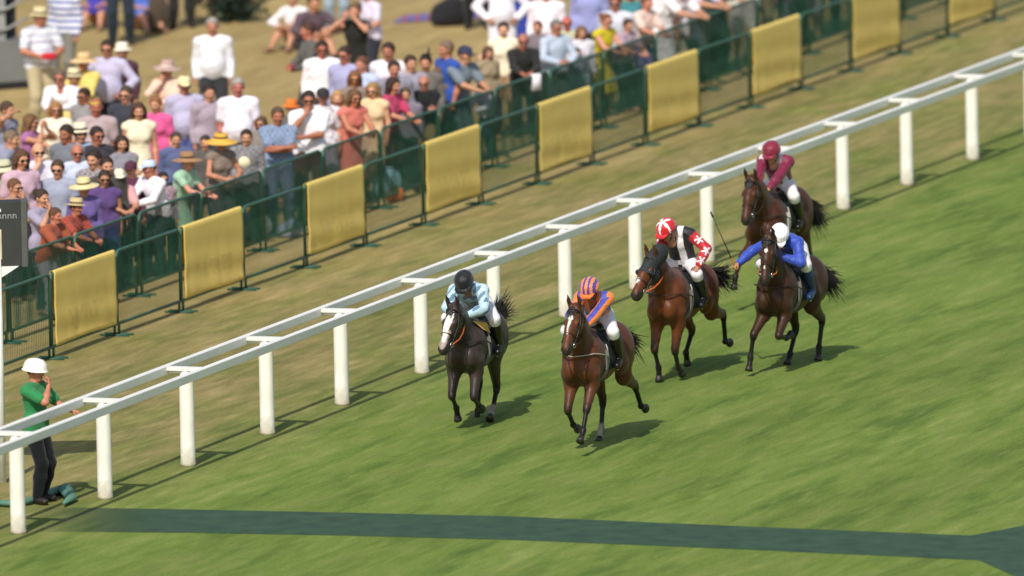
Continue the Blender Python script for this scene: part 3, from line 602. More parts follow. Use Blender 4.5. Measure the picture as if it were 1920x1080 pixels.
# ================================================================ HORSES AND JOCKEYS
# horse frame: x forward, y left, z up, origin on the ground below mid body
ang = lambda a: np.array([math.sin(D2R(a)), 0, -math.cos(D2R(a))])       # 0 = straight down, + = swung forward
COAT = None
def coat_mat(name, rough=.47):
    m = mat(name, 'ffffff', rough, .22, 16, .16, 7, .05, .28, attr='Col'); return m
def horse(name, org, yaw, legs, coat, points, head_pitch=58, head_yaw=0, neck_up=0, blaze='none', zoff=0, tail=(-1, .0, .15), tail_tag='', label='', hood=False, cloth_c='141a1a', piping='b4bab2', sock=(), rein='1c1614', sheep=False, stripgirth=True, mane_c=None, seed=0, tail_len=.62, poll_y=0., poll_x=1.04, bgl=False, nm_bright=False):
    A = np.array; rg = np.random.default_rng(seed)
    base = MB(); 
    T = [ell((.42, 0, 1.20), (.34, .235, .345)), ell((.05, 0, 1.17), (.46, .265, .315)), ell((-.32, 0, 1.23), (.36, .225, .27)), ell((-.58, 0, 1.27), (.29, .245, .26)),
         ell((.34, 0, 1.44), (.28, .10, .13)), ell((-.48, 0, 1.40), (.25, .15, .12))]
    for s in (1, -1):
        T += [ell((.53, .135*s, 1.19), (.17, .11, .24), k=.05), ell((.70, .095*s, 1.10), (.12, .10, .14), k=.025), ell((-.62, .135*s, 1.16), (.22, .125, .25), k=.05), ell((-.40, .17*s, 1.05), (.15, .09, .16), k=.05)]
    wth = A([.46, 0, 1.36]); poll = A([poll_x, poll_y, 1.66+neck_up])
    hy = D2R(head_yaw)
    mid = (wth+poll)/2+A([.02, 0, .04])
    NK = [cap(wth-A([0, 0, .02]), mid, .235, .155, (0, 1, 0), .58), cap(mid, poll-A([.03, 0, .03]), .155, .105, (0, 1, 0), .66), cap(A([.62, 0, 1.18]), mid-A([-.02, 0, .06]), .17, .12, (0, 1, 0), .75, k=.06)]
    hp = D2R(head_pitch); f = A([math.cos(hp)*math.cos(hy), math.cos(hp)*math.sin(hy), -math.sin(hp)]); R = frame(f); L = lambda x, y, z: poll+R@A([x, y, z])
    fy = R[:, 1]
    H = [cap(L(-.02, 0, 0), L(.26, 0, .012), .112, .088, fy, .80, 1), cap(L(.24, 0, .012), L(.50, 0, -.012), .084, .058, fy, .82, 1), cap(L(.48, 0, -.02), L(.545, 0, -.03), .062, .052, fy, 1.0, 2),
         ell(L(.12, 0, -.10), (.15, .072, .105), R, 1), cap(L(.18, 0, -.10), L(.47, 0, -.062), .055, .036, fy, .9, 1), cap(L(.48, 0, -.085), L(.53, 0, -.085), .032, .027, tag=2)]
    for s in (1, -1):
        H += [ell(L(.17, .075*s, .045), (.045, .024, .03), R, 1, .02), ell(L(.185, .092*s, .035), (.026, .014, .022), R, 5, .006), ell(L(.535, .042*s, .008), (.026, .018, .02), R, 6, .008, ),
              cap(L(-.03, .055*s, .07), L(-.085, .072*s, .14), .034, .030, fy, .8, 3, .02), cap(L(-.085, .072*s, .14), L(-.115, .062*s, .235), .030, .006, fy, .8, 3, .01)]
    LG = []; hoofs = []
    for nm, s, a in (('fl', 1, legs['fl']), ('fr', -1, legs['fr']), ('hl', 1, legs['hl']), ('hr', -1, legs['hr'])):
        y = .135*s; yo = A([0, (a[4] if len(a) > 4 else 0), 0])
        if nm[0] == 'f':
            sh = A([.56+.5*math.sin(D2R(a[0]))*.18, y, 1.04]); el_ = A([.50+.04*math.sin(D2R(a[0])), y, .98]); kn = el_+ang(a[0])*.43+yo*.5; ft = kn+ang(a[1])*.29+yo*.3; cr = ft+ang(a[2])*.11; 
            LG += [cap(sh, el_+ang(a[0])*.10, .115, .088, tag=0), cap(el_+ang(a[0])*.08, kn, .082, .047, tag=0), cap(kn-ang(a[0])*.03, kn+ang(a[1])*.03, .050, .046, tag=4, k=.015), cap(kn, ft, .035, .031, (0, 1, 0), .85, 4, .015),
                   cap(ft-ang(a[1])*.01, ft+ang(a[2])*.012, .041, .038, tag=4, k=.015), cap(ft, cr, .034, .036, tag=4, k=.015)]
        else:
            hpj = A([-.56, y, 1.16]); st = hpj+ang(a[0])*.30; hk = st+ang(a[1])*.46+yo*.5; ft = hk+ang(a[2])*.36+yo*.3; cr = ft+ang(a[3])*.11
            LG += [cap(hpj, st, .185, .125, (0, 1, 0), .70, 0), cap(st, hk, .115, .048, (0, 1, 0), .85, 0), cap(hk-ang(a[1])*.05+A([-.015, 0, .02]), hk+ang(a[2])*.05, .048, .043, tag=4, k=.02), cap(hk, ft, .038, .033, (0, 1, 0), .85, 4, .015),
                   cap(ft, ft+ang(a[3])*.012, .042, .038, tag=4, k=.015), cap(ft, cr, .035, .037, tag=4, k=.015)]
        pa = a[2] if nm[0] == 'f' else a[3]; dn = ang(pa)
        hoofs.append((nm, cr, dn))
        if nm in sock: LG.append(cap(ft-(ang(a[1] if nm[0] == 'f' else a[2]))*.05, cr, .040, .038, tag=7, k=.01))
    V, F, lab = sdf_mesh(T+NK+H+LG, .0155, .045)
    c0 = A(lin(coat)); cp = A(lin(points)); n = len(V); Cc = np.tile(c0, (n, 1))
    dark = lab == 4; Cc[dark] = cp; Cc[lab == 2] = cp*.7+A(lin('4a403c'))*.3; Cc[lab == 7] = lin('8a8278'); Cc[lab == 6] = (.006, .005, .005); Cc[lab == 3] = c0*.5+cp*.5
    knee = (V[:, 2] < .80) & (lab == 0) & (np.abs(V[:, 1]) > .05); tt = np.clip((.80-V[:, 2])/.28, 0, 1)[:, None]; Cc = np.where(knee[:, None], Cc*(1-tt)+cp*tt, Cc)
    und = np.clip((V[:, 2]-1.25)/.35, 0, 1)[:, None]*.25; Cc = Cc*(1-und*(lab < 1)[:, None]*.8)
    Cc = vsmooth(F, Cc, 2)
    q = (V-poll)@R
    hl = (lab == 1) | (lab == 2); top = q[:, 2] > .03
    if blaze == 'blaze': wv = hl & top & (np.abs(q[:, 1]) < .019+.014*(q[:, 0] < .2)) & (q[:, 0] > .06) & (q[:, 0] < .56)
    elif blaze == 'widestrip': wv = hl & top & (np.abs(q[:, 1]-.012) < .032+.012*np.sin(q[:, 0]*9)) & (q[:, 0] > .05) & (q[:, 0] < .46)
    elif blaze == 'starstrip': wv = hl & top & (((q[:, 0]-.13)**2+(q[:, 1]*1.1)**2 < .042**2) | ((np.abs(q[:, 1]) < .013) & (q[:, 0] > .12) & (q[:, 0] < .36)))
    elif blaze == 'star': wv = hl & top & ((((q[:, 0]-.16)**2)*.5+q[:, 1]**2 < .021**2) | (((q[:, 0]-.38)**2)*.4+q[:, 1]**2 < .010**2))
    elif blaze == 'snip': wv = hl & (q[:, 2] > .0) & ((q[:, 0]-.36)**2+(q[:, 1]+.02)**2 < .035**2)
    else: wv = np.zeros(n, bool)
    Cc[wv] = lin('e4ddd2'); Cc[lab == 5] = (.004, .003, .003)
    if blaze == 'widestrip': s_ = hl & top & ~wv & (q[:, 0] > .30); Cc[s_] = lin('9a8d86')
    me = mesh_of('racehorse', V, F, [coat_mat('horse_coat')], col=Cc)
    o = link('racehorse', me); tagp(o, label, 'horse', 'galloping racehorses')
    M = Matrix.Translation(Vector((org[0], org[1], zoff)))@Matrix.Rotation(yaw, 4, 'Z'); o.matrix_world = M
    hm = mat('hoof_horn', '2a2522', .5, .1, 30)
    for nm, c, d in hoofs:
        mb = MB(); e = frame(A([d[0]*.2+1, 0, d[2]*.2])); fw = A([-d[2], 0, d[0]]); 
        if fw[0] < 0 and d[2] < 0: fw = -fw
        Rh = np.stack([fw, A([0, 1, 0]), -d], 1)
        mb.lathe([(.001, .02), (.038, .012), (.046, -.03), (.053, -.062), (.001, -.062)], 16, c, 1.12, .98, 0, lambda V_: (V_+A([.006, 0, 0])*(1-V_[:, 2:3]*10))@Rh.T)
        mb.obj('hoof', [hm], o, True)
    hair = mat('horse_hair_'+('grey' if mane_c else 'black'), mane_c or '15110f', .5, .3, 60, .2, 20)
    # mane
    mb = MB()
    for i in range(150):
        t = rg.uniform(0, 1); c = wth*(1-t)+poll*t+A([.02*math.sin(t*3), 0, 0]); topz = (.175+.03*math.sin(t*3.14))*(1-t)+.10*t; nrm = nv(np.cross(nv(poll-wth), (0, -1, 0))); nrm = nrm if nrm[2] > 0 else -nrm
        b = c+nrm*(topz*.92)+A([0, rg.uniform(-.012, .012), 0]); sd_ = -1
        ln = rg.uniform(.07, .13); e1 = b+nrm*.02+A([-.03, sd_*rg.uniform(.01, .04), .0]); e2 = e1+A([-.06*rg.uniform(.3, 1), sd_*ln*.5, -ln*rg.uniform(.4, .9)])
        mb.tube([b, e1, e2], [.010, .009, .002], 4, 0, False)
    for i in range(26):
        b = L(-.01+rg.uniform(-.02, .03), rg.uniform(-.02, .02), .10); mb.tube([b, b+R@A([.05, rg.uniform(-.03, .03), .02]), b+R@A([.12+rg.uniform(-.03, .03), rg.uniform(-.035, .035), .002])], [.008, .008, .002], 4, 0, False)
    mb.obj('mane', [hair], o, True)
    # tail
    mb = MB(); b = A([-.83, 0, 1.33]); td = nv(tail)
    for i in range(420):
        sp = rg.normal(0, 1, 3)*A([.04, .085, .085]); ln = tail_len*rg.uniform(.6, 1.15); st = b+rg.normal(0, .016, 3)
        p1 = st+td*ln*.3+A([0, 0, .03])+sp*.18; p2 = st+td*ln*.65+sp*.5+A([0, 0, -.02]); p3 = st+td*ln+sp*1.0+A([0, 0, tail[2]*.1-.07*rg.uniform(0, 2)])
        mb.tube([st, p1, p2, p3], [.011, .009, .006, .0015], 3, 0, False)
    mb.obj('tail', [hair], o, True)
    # tack ---------------------------------------------------------
    lm = LEATHER
    def ring(c, ax, rx, ry, r=.006, n=18, cut=(0, 360), off=0):
        P = [c+ax[0]*rx*math.cos(D2R(t))+ax[1]*ry*math.sin(D2R(t)) for t in np.linspace(cut[0], cut[1], n)]; return P
    mb = MB()
    up, lf = R[:, 2], R[:, 1]
    mb.tube(ring(L(.34, 0, -.035), (lf, up), .078, .115), .008, 5); mb.tube(ring(L(.03, 0, -.04), (lf, up), .098, .175), .008, 5)
    for s in (1, -1): mb.tube([L(.0, .085*s, .06), L(.16, .093*s, -.03), L(.34, .078*s, -.045), L(.43, .07*s, -.06)], .007, 5)
    mb.tube([L(.02, .088, .04), L(.06, .05, .098), L(.06, -.05, .098), L(.02, -.088, .04)], .009, 5)
    mb.obj('bridle', [lm], o, True)
    for s in (1, -1):
        mb = MB(); mb.tube(ring(L(.43, .072*s, -.06), (R[:, 0], up), .03, .03, n=14), .006, 5); mb.obj('bit_ring', [mat('steel', 'd8d8d4', .2, metal=.9)], o, True)
        mb = MB(); hx = A([.74, .07*s, 1.60]); m1 = (L(.43, .072*s, -.06)+hx)/2+A([0, .05*s, -.02]); mb.tube([L(.43, .075*s, -.06), m1*.5+L(.43, .075*s, -.06)*.5+A([0, .02*s, -.01]), m1, hx], .009, 5); mb.obj('rein', [mat('rein_strap', rein, .6)], o, True)
    if sheep or hood:
        if hood:
            HP = inflate([p for p in H[:1]+H[3:4]], .014)+[cap(L(-.16, 0, -.03), L(0, 0, 0), .13, .12, fy, .8)]
            for s in (1, -1): HP += [ell(L(.215, .1*s, .035), (.04, .035, .05), R)]
            V2, F2, l2 = sdf_mesh(HP, .014, .02, lambda P: ((P-poll)@R)[..., 0]-.235)
            link('hood', mesh_of('hood', V2, F2, [mat('hood_cloth', '23272b', .8, .3, 20)]), o)
    # saddle cloth from the trunk surface
    trunk = inflate([p for p in T], .016)
    def clipc(P):
        x = P[..., 0]; z = P[..., 2]; fr = .31-(z-1.2)*.25; bk = -.26+(1.45-z)*.30
        return np.maximum.reduce([x-fr, bk-x, 1.04+.0*x-z])
    V2, F2, l2 = sdf_mesh(trunk, .015, .045, clipc)
    ccl = mat('saddle_cloth', cloth_c, .7, .2, 20)
    sc_ = link('saddle_cloth', mesh_of('saddle_cloth', V2, F2, [ccl]), o)
    # find surface y at (x,z) on the left side
    def surf(x, z, s=1, extra=.006):
        lo_, hi_ = 0., .5
        def val(y):
            P = A([[x, y, z]]); d = 1.
            for p in trunk:
                dd = pdist(p, P)[0]; kk = p[8] or .045; h_ = max(kk-abs(d-dd), 0)/kk; d = min(d, dd)-h_*h_*kk*.25
            return d
        for _ in range(18):
            m_ = (lo_+hi_)/2
            if val(m_) < 0: lo_ = m_
            else: hi_ = m_
        return A([x, (m_+extra)*s, z])
    pm_ = mat('piping_white', piping, .7)
    for s in (1, -1):
        for j in (0, 1):
            pts = [surf((.31-(z-1.2)*.25-.012) if j == 0 else (-.26+(1.45-z)*.30+.012), z, s) for z in np.linspace(1.05, 1.36, 8)]
            mb = MB(); mb.tube(pts, .008, 5); mb.obj('piping', [pm_], sc_, True)
    if stripgirth:
        pts = [surf(.33, z, s, .004) for s in (1,) for z in np.linspace(1.30, .98, 8)]; pts2 = [surf(.33, z, -1, .004) for z in np.linspace(.98, 1.30, 8)]
        mb = MB(); mb.tube(pts+[A([.33, 0, .84])]+pts2, .032, 6, 0, False, .25); mb.obj('girth', [mat('girth_web', 'b9bab2' if nm_bright else '6f6e66', .7)], o, True)
    # saddle
    mb = MB(); mb.tube([(.26, 0, 1.52), (.12, 0, 1.515), (-.05, 0, 1.50), (-.20, 0, 1.525)], [.06, .085, .10, .085], 12, 0, True, .45); mb.obj('saddle', [lm], o, True)
    for s in (1, -1):
        mb = MB(); mb.tube([(.12, .16*s, 1.45), (.10, .27*s, 1.30), (.06, .285*s, 1.13)], .012, 5, 0, True, .3); mb.tube(ring(A([.05, .285*s, 1.075]), (A([1, 0, 0]), A([0, 0, 1])), .05, .055, n=14), .008, 5); mb.obj('stirrup', [mat('steel', 'd8d8d4', .2, metal=.9)], o, True)
    # breast girth
    pts = [surf(x_, z_, 1, .016) for x_, z_ in ((.28, 1.20), (.40, 1.24), (.52, 1.27), (.62, 1.29), (.68, 1.30))]+[A([.83, .10, 1.29]), A([.86, 0, 1.28])]; pts += [p*A([1, -1, 1]) for p in pts[-2::-1]]
    mb = MB(); mb.tube(pts, .013, 5, 0, True, .5); mb.obj('breast_girth', [mat('girth_web', 'a9a8a2' if bgl else '2a2522', .7)], o, True)
    return o, M

def silk(h): return mat('silk', h, .5, 1.0, 12, .08, 7, .25, .3)
def jockey(M, label, cap_geo, jkt, pattern=None, breech='e6e2e6', boot='15130f', lean=0, headp=18, heady=0, crouch=0, reach=None, skin='b9805f', goggles=False, dz=0, dx=0, wrist_extra=None, side=0, hoff=(.135, 0, .085)):
    A = np.array; lt = A([0, 1., 0])
    pel = A([-.10+dx, 0, 1.70+crouch*.5+dz]); u = A([math.cos(D2R(27+lean)), 0, math.sin(D2R(27+lean))]); nek = pel+u*.50+A([0, side, 0])
    J = dict(fw=nv(np.cross(lt, nv(nek-pel))), lt=lt, pelvis=pel, chest=pel+(nek-pel)*.62, neck=nek)
    hy = D2R(heady); hd = D2R(headp); J['headc'] = nek+A(hoff)+A([0, math.sin(hy)*.04, 0]); J['headR'] = frame(A([math.cos(hd)*math.cos(hy), math.cos(hd)*math.sin(hy), -math.sin(hd)]))
    J['sh'] = [pel+(nek-pel)*.88+lt*s*.175 for s in (1, -1)]
    tg = reach or [A([.74, .075, 1.61]), A([.74, -.075, 1.61])]
    J['el'] = []; J['wr'] = []; J['hd'] = []; J['pn'] = []
    for i, s in ((0, 1), (1, -1)):
        e, w_ = ik(J['sh'][i], tg[i]-A([.07, 0, 0]), .28, .25, A([-.2, s*1.0, -.35])); J['el'].append(e); J['wr'].append(w_); J['hd'].append(nv(A([.8, -s*.35, -.25]) if not reach else nv(w_-e))); J['pn'].append(A([-.2, -s*.6, -.8]))
    J['hip'] = [pel+lt*s*.10-A([0, 0, .03]) for s in (1, -1)]; J['kn'] = []; J['an'] = []; J['toe'] = []
    for i, s in ((0, 1), (1, -1)):
        kn_, an_ = ik(J['hip'][i], A([.03, .30*s, 1.17]), .42, .40, A([1, .35*s, .4])); J['kn'].append(kn_); J['an'].append(an_); J['toe'].append(A([1, .12*s, -.35]))
    fg = figure(J, 'm', 0, .015); fg['h'] = .0145
    bm = body_mesh(fg, skinm(skin), .95); o = link('jockey', bm); o.matrix_world = M; tagp(o, label, 'jockey', 'jockeys on the galloping horses')
    # jacket with its pattern as face colours
    hh_ = fg['h']; fg['h'] = .0115; V, F, lab = top_mesh(fg, 'long', .020, False); fg['h'] = hh_
    mats = [silk(c) for c in jkt]; C = fcent(V, F); q = (C-pel); ax = nv(nek-pel)
    local = np.stack([q@ax, q[:, 1], q@J['fw']], 1); isarm = lab[F[:, 0]] == 1
    mi = np.zeros(len(F), int) if pattern is None else np.asarray(pattern(local, isarm, C, J), int)
    link('jacket', mesh_of('jacket', V, F, mats, mi), o)
    P = inflate([cap(pel-ax*.03, pel+ax*.09, .15, .15, J['fw'], .78)], .012)
    for g in fg['leg']: P += inflate([g[0], cutcap(g[1], .35)], .014)
    V, F, l = sdf_mesh(P, .015, .03); link('breeches', mesh_of('breeches', V, F, [cloth(breech)]), o)
    for g in fg['leg']:
        V, F, l = sdf_mesh(inflate([cap(g[1][1]*.75+g[1][2]*.25, g[1][2], .05, .05), g[2], g[3]], .014), .015, .012); link('boot', mesh_of('boot', V, F, [mat('boot_leather', boot, .25, .1, 20)]), o)
    # helmet
    R4 = Matrix(J['headR'].tolist()).to_4x4(); R4.translation = Vector(J['headc'])
    mb = MB(); n = 64; prof = [(.127, .012), (.130, .028), (.131, .045), (.129, .065), (.124, .085), (.116, .104), (.104, .120), (.088, .135), (.068, .147), (.049, .153), (.03, .157), (.012, .159), (.001, .1592)]
    mb.lathe(prof, n, (-.012, 0, 0), 1.10, .93); F = mb.F; V = mb.V[0]
    mi = [cap_geo[1](V[list(f)].mean(0)) for f in F]; hm = mesh_of('helmet', V, F, [silk(c) for c in cap_geo[0]], mi); h_ = link('helmet', hm, o); h_.matrix_local = R4
    md = h_.modifiers.new('thickness', 'SOLIDIFY'); md.thickness = .006
    mb = MB(); mb.tube([(.085, 0, .030), (.135, 0, .024), (.178, 0, .006)], [.095, .088, .05], 14, 0, True, .10); p_ = mb.obj('peak', [silk(cap_geo[2])], h_, True)
    mb = MB(); mb.tube([(.02, .098, .02), (.035, .082, -.06), (.05, .03, -.115), (.05, -.03, -.115), (.035, -.082, -.06), (.02, -.098, .02)], .006, 5); mb.obj('chin_strap', [LEATHER], h_, True)
    if goggles:
        mb = MB(); mb.tube([(.05, .085, .012), (.095, .045, .010), (.104, 0, .008), (.095, -.045, .010), (.05, -.085, .012)], [.022, .028, .024, .028, .022], 8, 0, True, .5); g_ = mb.obj('goggles', [GLASS], o, True); g_.matrix_local = R4
    return o, J

def HPOS(px, py, z, lx, ly, yaw):
    """origin so that horse-frame point (lx, ly, z) projects on the pixel"""
    p = G(px, py, z); c, s = math.cos(yaw), math.sin(yaw); return np.array([p[0]-(c*lx-s*ly), p[1]-(s*lx+c*ly)])
YH = RAILA+math.pi
def plain(c): return ([c], lambda p: 0, c)
# legs: front (forearm, cannon, pastern), hind (thigh, gaskin, cannon, pastern); degrees, + forward; last optional = sideways drift
A_ = np.array
# 1: dark horse, pale blue silks
def place(px, py, yaw, nu, zo, lx=1.04, ly=0): return HPOS(px, py, 1.66+nu+zo, lx, ly, yaw)
y1 = YH+D2R(6); o1 = place(853, 585, y1, .04, -.17)
h1, M1 = horse('h1', o1, y1, dict(fl=(28, -62, -70), fr=(32, -52, -26), hl=(50, -22, 48, 56), hr=(36, -44, 20, 20)), '3a302b', '141110', 52, -16, .04, 'widestrip', -.17, (-.85, .12, .34), label='black racehorse with a pale grey face running closest to the rail', cloth_c='1a1d20', rein='b0522a', seed=1, sock=('hl',), mane_c='231d1a', tail_len=.42)
def pat1(l, arm, C, J): return (np.sin(l[:, 0]*60)+np.sin(l[:, 1]*55+l[:, 2]*40) > .7).astype(int)
mb = MB(); mb.add([(.62, .13, 1.53), (.30, .22, 1.47), (.24, .25, 1.33), (.50, .215, 1.42), (.61, .12, 1.535), (.29, .205, 1.475), (.23, .235, 1.335), (.49, .20, 1.425)], [(0, 1, 2, 3), (7, 6, 5, 4), (0, 4, 5, 1), (1, 5, 6, 2), (2, 6, 7, 3), (3, 7, 4, 0)]); mb.obj('yellow_patch', [cloth('d6a648')], h1)  # flat yellow patch on the left of the withers
j1, J1 = jockey(M1, 'jockey in pale blue patterned silks and black helmet crouching low over the black horse', plain('14161c'), ['b4cedb', '5f82a0', '11141c'], pat1, heady=-8, headp=40, skin='8e6450', lean=-4)
# 2: bay, purple and orange stripes
y2 = YH; o2 = place(1080, 586, y2, .19, -.07, ly=.11)
h2, M2 = horse('h2', o2, y2, dict(fl=(38, 30, 42), fr=(28, -44, -70), hl=(-6, -66, -38, -75), hr=(42, -30, 14, 34)), '57301a', '130e0b', 50, -4, .19, 'starstrip', -.07, (-.7, .22, -.2), label='bay racehorse with a white star and stripe leading the field on open turf', seed=2, bgl=True, sock=('hr',), tail_len=.26, poll_y=.11)
def pat2(l, arm, C, J):
    b = np.floor(l[:, 1]*13+.5).astype(int) % 2
    ang_ = np.zeros(len(l))
    for i, s in ((0, 1), (1, -1)):
        d = nv(J['wr'][i]-J['sh'][i]); r = C-J['sh'][i]; r = r-(r@d)[:, None]*d; e1 = nv(np.cross(d, (0, 0, 1))); e2 = np.cross(d, e1); t = np.arctan2(r@e1, r@e2); m_ = (l[:, 1]*s > 0) & arm; ang_[m_] = t[m_]
    return np.where(arm, (np.floor(ang_/(math.pi/3)) % 2).astype(int), b)
def cap2(p): return int(abs(math.floor(p[1]/.030+.5))) % 2
j2, J2 = jockey(M2, 'jockey in purple and orange striped silks and matching striped helmet on the bay leader', (['f0883a', '4b3f9a'], cap2, 'e8702c'), ['e8803a', '3f4aa5'], pat2, headp=30, lean=4, side=.09,  skin='8e5a42')
# 3: bay with dark hood, red black and white silks
y3 = YH-D2R(1); o3 = place(1224, 491, y3, .08, -.14)
h3, M3 = horse('h3', o3, y3, dict(fl=(10, -34, -60, 0, -.06), fr=(22, -30, -6), hl=(-30, -76, -10, -80), hr=(36, -52, 46, -20)), '5e3014', '17110e', 44, -17, .08, 'snip', -.14, (-.8, .32, -.05), label='bright bay racehorse in a black hood, behind the striped rider and beside the rail', hood=True, rein='c8622c', seed=3, tail_len=.40)
def star(p, c, ax, r):
    q_ = p-c; q_ = q_-(q_@ax)[:, None]*ax; e1 = nv(np.cross(ax, (0, 0, 1))); e2 = np.cross(ax, e1); x, y = q_@e1, q_@e2; a = np.arctan2(y, x); rr = np.hypot(x, y); return (rr < r*(.58+.42*np.cos(5*a))) & (((p-c)@ax) > -.05)
def pat3(l, arm, C, J):
    m_ = np.where(arm, 0, 1); sash = (~arm) & (np.abs(l[:, 1]-.065) < .042); m_[sash] = 2
    for i, s in ((0, 1), (1, -1)):
        for t, (a, b) in ((.45, ('sh', 'el')), (.2, ('el', 'wr')), (.75, ('el', 'wr'))):
            p = J[a][i]*(1-t)+J[b][i]*t; ax = nv(np.array([.75, s*.55, .35])); st = star(C, p+ax*.05, ax, .062) & arm & (l[:, 1]*s > 0) & (((C-p)@ax) > .01); m_[st] = 2
    return m_
def cap3(p):
    a = math.atan2(p[1], p[0]-.02); r = math.hypot(p[0]-.02, p[1]); return 1 if r < .115*(.55+.45*math.cos(5*a)) else 0
j3, J3 = jockey(M3, 'jockey with white stars on red sleeves and a white sash, riding the hooded bay', (['c8202c', 'f0ecec'], cap3, 'c8202c'), ['b81c2a', '1b1a1f', 'e9e6ea'], pat3, lean=32, headp=30, hoff=(.185, -.05, .01), heady=-16, reach=[A_([.34, .33, 1.60]), A_([.66, -.10, 1.66])], goggles=True, dz=-.10, boot='16181c', skin='a87860')
# 4: dark bay, royal blue silks, whip arm out
y4 = YH-D2R(2); o4 = place(1443, 453, y4, .24, -.16, ly=.12)
h4, M4 = horse('h4', o4, y4, dict(fl=(44, -78, -100), fr=(46, 6, 20, 0, -.12), hl=(36, -58, 22, 12), hr=(52, -28, 40, 40)), '3a2212', '100c0a', 60, 4, .24, 'star', -.16, (-.5, .5, -.45), label='dark brown racehorse with a small white star, outermost of the field on the right', seed=4, rein='b8622e', tail_len=.32, poll_y=.12)
A_ = np.array
j4, J4 = jockey(M4, 'jockey in plain royal blue silks and white helmet with his whip arm stretched out', plain('f2eef0'), ['2f4bb0'], None, lean=-14, headp=46, heady=10, side=.06, reach=[A_([.56, .08, 1.64]), A_([.58, -.50, 1.54])], skin='b9805f', boot='23375c')
# 5: bay at the back, claret silks
y5 = YH; o5 = place(1411, 344, y5, .10, -.07)
h5, M5 = horse('h5', o5, y5, dict(fl=(30, 6, 20), fr=(62, 34, 20, 0, -.14), hl=(-4, -40, -6, -20), hr=(20, -30, 6, 10)), '472512', '15100e', 56, -2, .10, 'none', -.07, (-.5, .5, -.55), label='brown racehorse without face markings at the back of the field', seed=5, nm_bright=True, tail_len=.36)
def pat5(l, arm, C, J): m_ = np.zeros(len(l), int); m_[(~arm) & (np.abs(np.abs(l[:, 1])-.125) < .036)] = 1; return m_
j5, J5 = jockey(M5, 'jockey in claret silks with pale shoulder stripes and a claret cap at the back', plain('7c1a34'), ['74173a', 'd8d2d6'], pat5, lean=18, headp=22, dz=-.06, side=.05, skin='b48a68')
# whip held out by the blue jockey
mb = MB(); w0 = A_(J4['wr'][1])+nv(J4['hd'][1])*.07; wd = nv(A_([.05, -.26, .62])); mb.tube([w0-wd*.10, w0+wd*.12], [.011, .011], 6); q_ = mb.obj('whip', [mat('whip_grip', '8c4a24', .6)], None, True, M4)
tagp(q_, 'thin black racing whip with a tan grip held out by the blue jockey', 'whip')
mb = MB(); mb.tube([w0+wd*.12, w0+wd*.40, w0+wd*.68], [.008, .006, .005], 5); c_ = mb.obj('shaft', [mat('whip_shaft', '1a1818', .5)], q_, True)
mb = MB(); mb.tube([w0+wd*.68, w0+wd*.76], [.014, .012], 6, 0, True, .3); c_ = mb.obj('flap', [mat('whip_shaft', '1a1818', .5)], q_, True)
# ================================================================ CROWD
FR = 6.62
S_ = dict
P_ = []
def C_(px, py, kind, sex, top, label, **k): P_.append((px, py, kind, sex, top, label, k))
# --- back rows, left
C_(75, 33, 'ho', 'm', 'dcdde8', 'man in straw hat and pale striped polo holding a red cap beside the grey trailer', hat='trilby', hatc='d9c99a', bot='b3a684', sl='short', stripe=('b4b8c6', 'Z', 3.0, .72), hd=22, belly=.05, skin='b5745a')
C_(118, -26, 'st', 'm', 'd8dbe6', 'person in blue and white striped top and grey trousers behind the straw hatted man', bot='77756c', stripe=('5b62a0', 'Z', 3.2, .6), hd=-30)
C_(181, -40, 'si', 'f', '423aa0', 'seated figure in a violet dress on the dry grass beside the navy trousers', bt='dress', hd=-10, sl='none', hc='5a3b22')
C_(223, -120, 'st', 'm', '27303c', 'person in dark navy suit standing on the dry grass behind the lavender shirted man', bot='252f3b', hd=0, sc=1.0)
C_(268, -38, 'si', 'f', '5570c0', 'seated woman in a cornflower blue dress at the top left', bt='dress', hd=20, sl='none', hc='6b4a2a')
C_(337, -145, 'st', 'm', '30302f', 'person in black trousers with a grey strap, nearest the dark bush', bot='2e2f2c', hd=0)
C_(375, -184, 'st', 'f', '8a8178', 'person in taupe trousers behind the black trousered legs', bot='8b8178', hd=0)
C_(157, 117, 'hf', 'f', 'dcc872', 'woman in a wide peach straw hat and yellow shirt', hat='wide', hatc='dcb987', hb='b99a6c', hd=-20, hc='7a4a30', bot='b3a068')
C_(201, 92, 'hp', 'm', 'bdb9d4', 'tall man in a lavender shirt with his hands on his hips', bot='32343c', hd=-12, belly=.04, skin='b5785e')
C_(229, 98, 'st', 'f', '4c2f3c', 'person in white hat and maroon jacket behind the hands on hips man', hat='trilby', hatc='ece4cf', hb='ece4cf', hd=-20, bot='3a2a33')
C_(113, 147, 'lo', 'm', 'ece8ee', 'man in bright white open shirt and sunglasses below the striped polo man', glasses=True, hd=-15, skin='b5705c', hair='short', hc='6b5a48', sc=.93)
C_(138, 146, 'st', 'f', 'd9c583', 'woman in a small cream sun hat between the white shirted man and yellow shirted woman', hat='trilby', hatc='e6d7ae', sc=.86, hd=10)
C_(157, 181, 'st', 'm', '8f8b8c', 'dark haired man shading himself behind the yellow sunglasses man', hd=-40, skin='a0644a', sc=.9)
C_(180, 201, 'st', 'm', 'b09da0', 'man in mauve polo shirt with yellow rimmed sunglasses on his head', sl='short', bot='55504f', hd=5, skin='a5604c', belly=.05, hair='bald', hc='3a2c26')
C_(104, 206, 'ho', 'f', 'e9e2cf', 'blonde woman in white top and sunglasses under the white shirted man', hair='long', hc='9c7442', glasses=True, hd=8, sl='short', bot='9a8a78')
C_(14, 207, 'br', 'f', '8e8fa6', 'person in grey blue top with a raised bare arm at the left edge', sl='none', hd=60, hc='4a3424', bot='6a6a7a')
